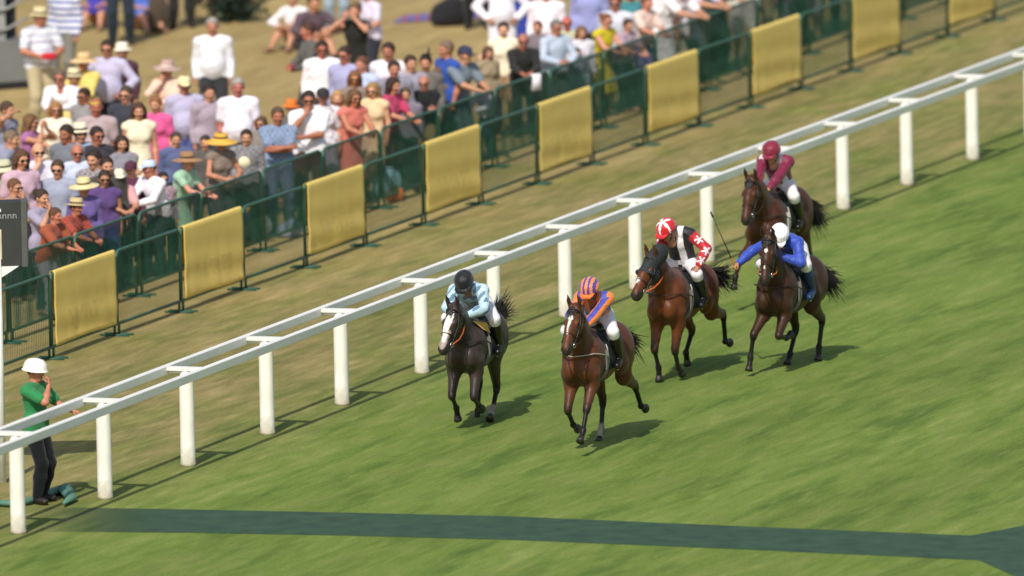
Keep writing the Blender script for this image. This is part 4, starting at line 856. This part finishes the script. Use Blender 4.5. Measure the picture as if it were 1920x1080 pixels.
C_(58, 230, 'ph', 'f', 'a46a9c', 'woman in mauve purple sleeveless top with arms raised to her face', sl='none', hair='long', hc='70502f', hd=70, bot='7a4a78')
C_(22, 262, 'st', 'm', '8c8fa4', 'man in blue grey shirt below the raised arms at the left edge', hd=70, hair='short', hc='7a6650', sc=.95)
C_(260, 209, 'st', 'f', 'e9dcc0', 'woman with brown shoulder length hair in a cream sleeveless top', hair='long', hc='4a2c1c', sl='none', bot='d8c8a8', bt='dress', hd=5)
C_(292, 197, 'st', 'f', 'd95c94', 'woman in a bright pink top between the cream top and lilac shirt', hd=-20, sl='short', bot='d0487e', hc='8a5a3a')
C_(313, 131, 'hf', 'f', 'e6c4b0', 'woman in a broad dusky pink hat and pale peach blouse', hat='wide', hatc='b89a90', hb='e6d8d0', hd=-20, bot='c89a8a', hc='7a5236')
C_(346, 160, 'st', 'm', 'b6b1cc', 'large man in lilac shirt and cream flat cap', hat='cap', hatc='e8d8a8', bot='55619a', hd=8, belly=.06, skin='b5745a')
C_(398, 50, 'st', 'm', 'e2e2e8', 'grey haired man in a loose white shirt walking on the open dry grass', bot='34363a', hair='short', hc='9a9288', hd=0, belly=.04, skin='b5785e')
C_(446, 164, 'st', 'm', 'f0eaf4', 'grey haired man in a crisp white short sleeved shirt and glasses', sl='short', bot='4c4a48', hair='short', hc='a09a92', hd=6, belly=.05, skin='b0685a')
C_(392, 175, 'st', 'm', 'a89aa8', 'figure in a dusty mauve shirt behind the lilac shirted man', hd=20, bot='4a4a50', sc=.92)
# --- front rows, left
C_(72, 285, 'hf', 'm', 'd5d0de', 'balding man in pale lilac shirt and glasses, bare forearm across chest', hair='bald', hc='8a7a6a', glasses=True, hd=12, sl='short', skin='d09a78', belly=.03)
C_(124, 252, 'st', 'm', '71747f', 'dark haired man in a slate grey shirt beside the pale blue shirt', hd=-35, skin='9a6048')
C_(151, 251, 'st', 'm', 'a5bede', 'man in cream panama hat and sky blue shirt', hat='trilby', hatc='e6dcc0', hd=20)
C_(145, 287, 'st', 'm', 'c3cbe2', 'balding man in pale blue shirt and dark glasses looking sideways', hair='bald', hc='70604f', glasses=True, hd=8, skin='b5745a', sc=.92)
C_(176, 300, 'st', 'm', '7c7478', 'man in charcoal check shirt behind the straw hats', hd=-30, stripe=('a8a0a4', 'check', 26, .5))
C_(200, 312, 'st', 'm', '4a4844', 'dark haired figure in grey jacket behind the cream cap', hd=20)
C_(8, 320, 'ho', 'f', '9db08c', 'woman in a pale sage hat and blouse at the left edge above the sign', hat='wide', hatc='c8c8a8', hd=55, hc='5a4030')
C_(28, 352, 'hf', 'f', 'a88678', 'woman in dusty rose top crouched over the dark sign', hd=50, hc='6b4630', sl='short')
C_(158, 352, 'st', 'f', '6a5a94', 'woman in a large cream straw hat with dark band, upper of the two straw hats', hat='wide', hatc='dccb98', hb='5a4a38', hd=10, hc='50382a')
C_(196, 336, 'st', 'f', '5b4478', 'brown haired woman in sunglasses and violet sleeveless top', hair='bun', hc='35251c', glasses=True, sl='none', hd=8, skin='a8765a', bot='3a3470', v=FR+.25)
C_(143, 389, 'ln', 'm', 'a8503c', 'man in straw panama and rust check shirt leaning on the rear fence', hat='trilby', hatc='cdb888', hd=50, skin='b0705a', stripe=('8a3a3a', 'check', 22, .5), bot='5a4a4a', sl='short', v=FR)
C_(104, 405, 'ln', 'm', '9a5038', 'stooping man in brick red shirt with forearms over the fence at the left', hd=55, v=FR-.1, sl='short', hc='5a3a28', bot='7a7480', skin='b9755c')
C_(222, 333, 'lo', 'f', 'd8a0a0', 'woman in cream cap and pink top with sunglasses', hat='cap', hatc='ebe2c8', glasses=True, hd=15, sl='short', hc='6a4632', v=FR+.3)
C_(245, 318, 'st', 'f', '5c3046', 'figure in a maroon hat between the cream cap and the blue cap', hat='cap', hatc='54283e', hd=-20, sc=.85)
C_(279, 316, 'ln', 'm', 'efeaf2', 'man in pale blue cap and bright white shirt reaching over the fence', hat='cap', hatc='c8d4e8', hd=-50, v=FR+.1, skin='b0705a')
C_(306, 336, 'st', 'f', '6a6470', 'person in dark flowered top between the white shirt and mint dress', hd=20, sc=.9, stripe=('a8909a', 'flower', 22, .35), v=FR+.5)
C_(79, 372, 'hf', 'f', '9a94aa', 'woman with a red flower in her hair just right of the dark sign', hd=45, hair='bun', hc='3a2a22', v=FR+.2, sl='short')
C_(352, 303, 'ln', 'f', '9fc4a6', 'woman in long mint green dress and black banded tan hat stretching over the fence', bt='dress', sl='short', hat='wide', hatc='a07a56', hb='1c1c1c', hd=58, v=FR, skin='d09078', hc='5a3a2a')
C_(415, 266, 'ho', 'f', '85766c', 'woman in mustard yellow hat and brown top holding a cream fan', hat='floppy', hatc='d8a848', hb='3a2a20', hd=35, sl='none', skin='b87e62', bot='44484c', v=FR+.15)
C_(462, 258, 'st', 'm', '6c6a6c', 'figure in grey check shirt behind the mustard hatted woman', hd=0, stripe=('8e8c90', 'check', 24, .5), bot='34383a', sc=.85)
C_(521, 218, 'fo', 'm', '6d7f9e', 'man in blue check short sleeved shirt with folded arms', hd=8, sl='short', skin='a8684a', hc='5a4234', stripe=('8f9fba', 'check', 30, .5), bot='5f6680', v=FR+.1)
C_(606, 182, 'st', 'f', 'a8a4ae', 'person in a flat black hat and marbled grey top', hat='cap', hatc='2e2a2c', hd=5, sl='short', stripe=('dcd8e0', 'flower', 14, .4), bot='8a8690', v=FR+.35, skin='b98266')
C_(579, 188, 'hf', 'm', 'f0eef4', 'man in plain white T shirt, hand at chin, beside the blue check shirt', hd=0, sl='short', v=FR+.1, bot='4a3028', skin='a5694c')
C_(545, 203, 'st', 'f', '6a6462', 'person in a bright orange sun hat far behind the blue check shirt', hat='trilby', hatc='e07a30', hb='e07a30', hd=-20, sc=.8)
# --- middle
C_(549, -2, 'si', 'f', 'e6dcdc', 'seated woman in a white blouse and blue jeans on the dry grass', bot='2f3f66', hd=-25, hc='6a4a34', sl='long')
C_(588, 6, 'si', 'm', '5a4a52', 'seated figure in dark top beside the jeans legs on the grass', bot='2f3f58', hd=20)
C_(628, -118, 'st', 'f', 'd8d0e0', 'person in pale washed blue jeans standing behind the black dress', bot='8f9fae', hd=0)
C_(666, 22, 'ph', 'f', '23231f', 'woman in a black sleeveless dress with both hands raised to her face', bt='dress', sl='none', hd=-25, hair='bun', hc='6a4a34', skin='c48a70')
C_(690, -12, 'ho', 'f', 'd4cbe0', 'woman in pale lavender blouse behind the black dress', hd=-50, sl='short')
C_(577, 58, 'ho', 'm', '5c5a56', 'man in profile in a grey waistcoat holding a dark red cup', hd=-75, bot='3a3a3c', skin='b5745a', hc='4a2e22')
C_(604, 93, 'st', 'm', 'f2eef4', 'man in dazzling white shirt and dark sunglasses in the middle rows', glasses=True, hd=4, skin='a8624c', hc='2c1c14', bot='34343a')
C_(646, 104, 'st', 'm', 'a6a6cc', 'dark haired man in a periwinkle shirt right of the dazzling white shirt', hd=-30, skin='b0705a', hc='33211a')
C_(678, 122, 'st', 'm', 'b6c4ea', 'sandy haired man in pale blue shirt facing left', hd=-35, hc='6a4430', skin='c08068', sc=.92)
C_(665, 148, 'st', 'f', '8a7a72', 'tanned woman in sunglasses behind the coral dress', glasses=True, hd=0, hair='long', hc='7a5230', skin='b8784c', sc=.9)
C_(728, 97, 'st', 'm', 'ece4ea', 'brown haired man in white shirt with grey sleeves', hd=-15, skin='a86a52', hc='32231a', bot='8a8a98')
C_(739, 130, 'st', 'm', '8b8795', 'man in a mid grey shirt between the white shirt and the dark pink top', hd=10, hc='3a261c', skin='b87860', sc=.95)
C_(737, 161, 'ln', 'f', 'c2446c', 'dark haired woman in raspberry pink top leaning over the rear fence', hair='long', hc='37231c', hd=50, sl='short', v=FR, skin='c08468', bot='6a2a3a')
C_(699, 170, 'st', 'f', 'e2c29a', 'blonde woman in sunglasses and a strappy peach and yellow dress', bt='dress', sl='none', hair='long', hc='9a7648', glasses=True, hd=-18, skin='d09c7c', v=FR+.1)
C_(664, 184, 'ln', 'f', 'd5786c', 'brown haired woman in sunglasses and a coral dress at the rear fence', bt='dress', sl='none', hair='long', hc='6a4c30', glasses=True, hd=30, skin='b9785a', v=FR)
C_(633, 185, 'st', 'f', 'd89a78', 'fair haired woman in apricot top left of the coral dress', hair='long', hc='b08a58', sl='none', hd=-5, skin='d09a7a', v=FR+.3, bot='c88a70')
C_(798, 119, 'st', 'f', '6b6662', 'woman with a small black fascinator and white collar', hat='fasc', hatc='171717', hb='171717', hd=-8, skin='c08466', hc='2a1c16', bot='8a7a60')
C_(795, 156, 'fo', 'm', '1f2022', 'grey bearded man in a black top with clasped hands by the fence', hd=-8, hair='bald', hc='8a7a68', glasses=True, v=FR+.1, bot='8a7a54', skin='b87a60')
C_(836, 93, 'st', 'm', '2f50a0', 'grey haired man in a royal blue polo behind the grey T shirt', hd=-60, sl='short', hc='7a6450', skin='b5785c')
C_(872, 103, 'ln', 'm', '77838f', 'man in a navy cap and steel grey T shirt at the rear fence', hat='cap', hatc='2e3552', hd=45, sl='short', bot='4a5860', skin='c08a6a', v=FR+.1)
C_(944, 56, 'hp', 'f', 'eee2c6', 'short haired woman in cream sleeveless top with one arm bent', sl='none', hd=0, hc='3e2a20', skin='d4a080', bot='a88a68')
C_(981, 77, 'ln', 'm', '2b2a2a', 'man in a black suit and sunglasses leaning on the rear fence', glasses=True, hd=5, hc='5a4436', v=FR+.35, bot='2a2a2a', skin='b0705a', hair='bald')
C_(903, 162, 'ln', 'm', 'd8d4e4', 'dark haired child in a white striped shirt crouching behind the rear fence', sc=.62, hd=-40, bot='26324c', hc='3a2f2c', v=FR)
C_(940, -44, 'hp', 'm', 'e6e2ec', 'person in billowing white shirt at the top behind the cream top', bot='d8d4dc', hd=0, belly=.05)
C_(976, -60, 'st', 'f', '2f3f90', 'person in navy blue dress holding something white at the top', bt='dress', hd=0, sl='none')
C_(891, -140, 'st', 'm', '232323', 'person in black trousers beside the black bag on the picnic blanket', bot='222222', hd=0)
C_(1024, -14, 'st', 'm', 'ece2ec', 'broad man in a pinkish white shirt with dark belt at the top', bot='3a3a40', hd=-10, belly=.06)
C_(1043, 52, 'ho', 'm', 'b7c3d6', 'grey haired man in pale blue shirt holding a white paper at the fence', hd=30, hc='77736c', bot='3f4348', v=FR+.15, skin='b5785e')
C_(1063, 44, 'st', 'm', 'b9b898', 'sunburnt man in sunglasses and a pale sage shirt', glasses=True, hd=2, hair='bald', hc='8a7060', skin='b8604c', bot='747a8a', v=FR+.5)
C_(1104, -34, 'st', 'm', '9a9ed0', 'person in periwinkle shirt and dark trousers at the top', bot='33302f', hd=-10)
C_(1137, 40, 'ln', 'f', 'c9b928', 'woman in a bright lemon yellow dress and sunglasses at the rear fence', bt='dress', sl='none', glasses=True, hd=40, hair='bun', hc='7a4c30', skin='d09078', v=FR)
C_(1154, 6, 'st', 'm', 'c9ccd8', 'man in dark glasses and pale silver shirt behind the lemon yellow dress', glasses=True, hd=-12, skin='b0705c', hc='2a2222')
C_(1082, 100, 'st', 'm', '7b8492', 'figure in steel blue trousers between the white paper and yellow dress', sc=.75, hd=10, v=FR+.4, bot='737b8c')
C_(1182, -12, 'st', 'f', '3f7f86', 'figure in a dark teal top at the top behind the pink blouse', hd=0, sc=.95)
C_(1213, 6, 'ln', 'f', 'e6c8bc', 'woman in a pale shell pink blouse leaning on the rear fence', hd=40, sl='short', v=FR, hc='6a4232', bot='7a6aa8', skin='c8846a')
C_(1241, -22, 'st', 'f', 'b2b0b0', 'woman in a grey and white flowered dress at the rear fence', bt='dress', hd=10, sl='short', stripe=('e8e6e6', 'flower', 16, .42), v=FR+.15)
C_(1277, -26, 'lo', 'm', 'ebe2e6', 'person in creamy white shirt resting forearms on the rear fence', hd=45, v=FR+.05, bot='b5a890', sl='short')
C_(1316, -44, 'lo', 'm', 'c9c4e4', 'person in pale violet shirt resting crossed arms on the rear fence', hd=45, v=FR+.1, sl='short', bot='5a6068')
C_(1350, -70, 'ln', 'm', '2a4a44', 'person in dark trousers right of the violet shirt at the rear fence', hd=40, v=FR+.1, bot='2c3a38')
C_(1392, -84, 'st', 'f', 'c8c0b0', 'person in white patterned shorts behind the fence near the top', hd=10, bt='shorts', bot='bdb8b0', v=FR+.1)
C_(1424, -92, 'st', 'm', '7a7a60', 'person in khaki trousers behind the fence near the top', hd=0, bot='8a7a5c', v=FR+.2)
C_(1452, -104, 'st', 'm', '50505c', 'person in grey trousers behind the fence near the top', hd=0, bot='5a5c66', v=FR+.1)
C_(1484, -116, 'st', 'm', '2c3a3a', 'person in dark green trousers behind the fence near the top', hd=20, bot='24342f', v=FR+.15)
C_(1512, -128, 'st', 'f', '8a8088', 'person in a grey lilac skirt behind the fence near the top', hd=0, bt='skirt', bot='8a8088', v=FR+.1)
C_(1548, -142, 'st', 'm', '2a3a38', 'person in black trousers left of the third banner from the right', hd=0, bot='22282a', v=FR+.2)
C_(1622, -170, 'st', 'm', '3a3a40', 'person in charcoal trousers behind the second banner from the right', hd=0, bot='30343a', v=FR+.2)
C_(1704, -196, 'st', 'f', 'b0b0b8', 'person in pale grey shorts between the last two banners', hd=0, bt='shorts', bot='a8a6b0', v=FR+.1)
C_(1734, -204, 'st', 'f', 'c0a0a0', 'person in pinkish skirt between the last two banners', hd=0, bt='skirt', bot='b89a98', v=FR+.1)
# --- fillers seen between the others
C_(40, 300, 'st', 'f', 'c8a8b8', 'woman in dusty lilac top between the purple top and the lilac forearm man', hd=30, hair='long', hc='5a3c28', v=FR+1.0, sl='short')
C_(108, 318, 'st', 'm', '9aa0b4', 'man in blue grey shirt just behind the balding man in pale blue', hd=-10, hc='4a3426', v=FR+.9)
C_(182, 255, 'st', 'm', '3c3a40', 'man in a black jacket below the mauve polo', hd=30, hc='2a201a', skin='a86a50')
C_(228, 270, 'fo', 'f', '8a8890', 'woman in a grey cardigan left of the cream sleeveless top', hd=15, hair='long', hc='33241c')
C_(236, 178, 'st', 'm', '3a3c46', 'man in dark navy jacket behind the cream sleeveless top', hd=-20, hc='4a3a2c')
C_(330, 262, 'st', 'm', '59638a', 'man in denim blue shirt behind the mint dress', hd=10, hc='4a3a2e', v=FR+1.4)
C_(385, 268, 'st', 'm', '5a5654', 'man in brown grey jacket between mint dress and mustard hat', hd=-10, hc='3a2c24', v=FR+1.2)
C_(490, 232, 'st', 'f', '8a7f78', 'woman in taupe top left of the blue check shirt', hd=-25, hair='long', hc='5c4029', v=FR+1.0)
C_(760, 178, 'st', 'm', '7d7684', 'man in heather grey shirt behind the raspberry top', hd=0, hc='5a4a3a', v=FR+.8)
C_(770, 120, 'st', 'm', 'a09aa8', 'man in silver grey shirt left of the black fascinator', hd=25, hc='3c2a20')
C_(822, 140, 'st', 'f', '6e6258', 'woman in mocha top between the black top and the royal blue polo', hd=-30, hair='long', hc='6a4c34', v=FR+.8)
C_(915, 100, 'st', 'f', '9a8a70', 'woman in olive beige top between the navy cap and the cream top', hd=30, hair='long', hc='5a4230', v=FR+1.2)
C_(1008, 52, 'st', 'f', '7a7078', 'woman in grey plum top between the black suit and pale blue shirt', hd=-20, hc='6a4a3a', v=FR+1.2)
C_(1090, 62, 'st', 'f', 'd8d4dc', 'woman in an off white top left of the lemon yellow dress', hd=20, hair='long', hc='7a5a3a', v=FR+1.0)
C_(1178, 48, 'ln', 'f', 'b09aa8', 'woman in mauve pink top right of the lemon yellow dress', hd=40, v=FR, hc='4a3428', sl='short')
C_(1262, -8, 'st', 'm', 'e8e0e6', 'man in white shirt behind the flowered dress', hd=20, hc='7a6a5a', v=FR+.7)
for px, py, kind, sex, top, label, k in P_:
    if 'glasses' not in k and 'hat' not in k and RNG.uniform() < .28: k['glasses'] = True
    o = person(px, py, kind, sex, top, label=label, group='spectators behind the barriers', **k)
# ---- steward by the rail
st = person(67, 697, 'sw', 'm', '2f7f4a', label='steward in green T shirt and white helmet standing behind the running rail at the left', name='steward', sl='short', bot='0e1217', hd=62, skin='b9785c', hc='2a2018', hair='short', sc=.97, v=.66)
R4 = Matrix(pose('sw', 'm')['headR'].tolist()).to_4x4(); R4.translation = Vector(pose('sw', 'm')['headc'])
mb = MB(); mb.lathe([(.150, .018), (.138, .028), (.136, .07), (.122, .115), (.09, .150), (.04, .168), (.001, .170)], 24, (-.012, 0, 0), 1.12, .95); h_ = mb.obj('helmet', [mat('white_helmet', 'e9e6da', .4)], st, True); h_.matrix_local = R4
# ---- green cloth roll on the ground by the steward
mb = MB(); pts = [(-10, 942), (20, 944), (50, 940), (80, 930), (104, 921), (122, 918), (134, 934), (120, 944)]; mb.tube([G(x, y, .05) for x, y in pts], [.05, .055, .05, .055, .075, .10, .07, .02], 10, 0, True, .7)
tagp(mb.obj('rolled_sheet', [mat('teal_sheet', '4f7a68', .7, .6, 9)], None, True), 'teal green rolled sheet lying on the grass at the steward\'s feet', 'sheet')
# ---- things on the grass
def bag(px, py, size, col, label, nm='bag'):
    b = G(px, py); root_m = MB(); w_, d_, h_ = size
    V, F, l = sdf_mesh([ell((0, 0, h_*.45), (w_/2, d_/2, h_*.5)), ell((w_*.1, 0, h_*.75), (w_*.3, d_*.35, h_*.3)), ell((-w_*.2, -d_*.1, h_*.25), (w_*.32, d_*.4, h_*.26))], .025, .06)
    o = link(nm, mesh_of(nm, V, F, [cloth(col)])); o.location = b; tagp(o, label, nm.replace('_', ' '))
    mb = MB(); mb.tube([(-w_*.15, 0, h_*.8), (-w_*.1, 0, h_*1.08), (w_*.12, 0, h_*1.1), (w_*.2, 0, h_*.85)], .014, 6); mb.obj('strap', [cloth(col)], o, True); return o
bag(845, 48, (.62, .4, .42), '222226', 'black rucksack standing on the end of the picnic blanket', 'rucksack')
bag(728, 372, (.42, .3, .40), '8fb9c8', 'light blue bag on the ground behind the bare panel, right of the third banner')
bag(741, 378, (.25, .2, .2), 'b3612c', 'small orange bag beside the light blue bag')
bag(474, 448, (.55, .3, .36), 'b0a8ac', 'pale plaid bag on the ground behind the panel after the second banner')
bag(544, 445, (.36, .25, .22), '8c94a8', 'grey blue bag lying right of the plaid bag')
bag(250, 36, (.30, .3, .3), 'e0d8c8', 'cream handbag by the seated woman in blue')
bag(293, 60, (.45, .4, .55), '4a4034', 'dark brown bag heap beside the seated woman in blue', 'bag_heap')
V = []; F = []; nx, ny = 22, 12; c0, c1, c2 = G(738, 44), G(905, 34), G(752, 34)
for i in range(nx):
    for j in range(ny): p = c0+(c1-c0)*i/(nx-1)+(c2-c0)*j/(ny-1)*1.4; V.append((p[0], p[1], .012+.02*abs(math.sin(i*1.3+j*.7))*abs(math.sin(j*1.1+i*.3))))
for i in range(nx-1):
    for j in range(ny-1): F.append((i*ny+j, (i+1)*ny+j, (i+1)*ny+j+1, i*ny+j+1))
o = link('picnic_blanket', mesh_of('blanket', V, F, [stripes_mat('8a4a6a', ('5a5a9a', 'X', 1.6, .5))])); md = o.modifiers.new('thickness', 'SOLIDIFY'); md.thickness = .01; tagp(o, 'purple and pink picnic blanket spread on the dry grass', 'blanket')
# dark green bush at the top
def bush():
    b = G(436, 40); rg = np.random.default_rng(3); mb = MB(); root = bpy.data.objects.new('bush', None); COL.objects.link(root); root.location = b; tagp(root, 'low dark green bush at the top left of the dry grass', 'bush')
    tm = MB()
    for i in range(9):
        e = rg.normal(0, 1, 3)*np.array([.35, .25, .08])+np.array([0, 0, .5]); tm.tube([(0, 0, 0), e*.5+[0, 0, .1], e], [.02, .014, .006], 5)
    tm.obj('stems', [mat('bark', '3a2c20', .8)], root, True)
    for i in range(1100):
        c = rg.normal(0, 1, 3)*np.array([.20, .2, .13])+np.array([0, 0, .28]); c[2] = max(c[2], .03); d = nv(rg.normal(0, 1, 3)); e = nv(np.cross(d, rg.normal(0, 1, 3))); l = rg.uniform(.04, .08)
        mb.add([c-e*l*.35, c+d*l, c+e*l*.35, c-d*l], [(0, 1, 2, 3)], int(rg.uniform() < .35))
    mb.obj('leaves', [mat('leaf_dark', '16281c', .7), mat('leaf_mid', '2a4430', .7)], root)
bush()
def held(px, py, z, fn, nm, label, cat, m):
    mb = MB(); fn(mb, G(px, py, z)); tagp(mb.obj(nm, m, None, True), label, cat)
held(93, 100, 1.12, lambda mb, c: mb.lathe([(.001, .05), (.09, .03), (.11, -.01), (.10, -.05), (.001, -.06)], 14, c+[0, -.3, 0], 1.1, .8), 'red_cap', 'folded red cap held by the man in the striped polo', 'cap', [cloth('c02836')])
held(549, 128, 1.12, lambda mb, c: mb.lathe([(.001, -.05), (.03, -.05), (.038, .06), (.034, .06), (.027, -.04), (.001, -.04)], 12, c), 'cup', 'dark red cup held out by the man in the grey waistcoat', 'cup', [mat('red_plastic', '7a1f2a', .4)])
held(1005, 154, 1.02, lambda mb, c: mb.box(c, (.16, .012, .24), [[.9, .2, .05], [-.2, .95, 0], [0, .1, .98]]), 'paper', 'folded white race paper held at the rear fence', 'paper', [mat('paper', 'e6e2ea', .8)])
held(458, 304, 1.22, lambda mb, c: mb.lathe([(.001, .006), (.078, .005), (.08, 0), (.078, -.005), (.001, -.006)], 20, c, 1, .7, 0, lambda V: np.stack([V[:, 0], V[:, 2], V[:, 1]*1.4], 1)), 'fan', 'cream hand fan held up by the woman in the mustard hat', 'fan', [mat('fan_paper', 'ded6b4', .8)])
held(178, 193, 1.76, lambda mb, c: mb.tube([c+[-.06, -.10, .01], c+[0, -.11, 0], c+[.06, -.10, .01]], .012, 6), 'yellow_sunglasses', 'yellow rimmed sunglasses pushed up on the mauve polo man\'s head', 'sunglasses', [mat('yellow_frame', 'e0cc20', .4)])
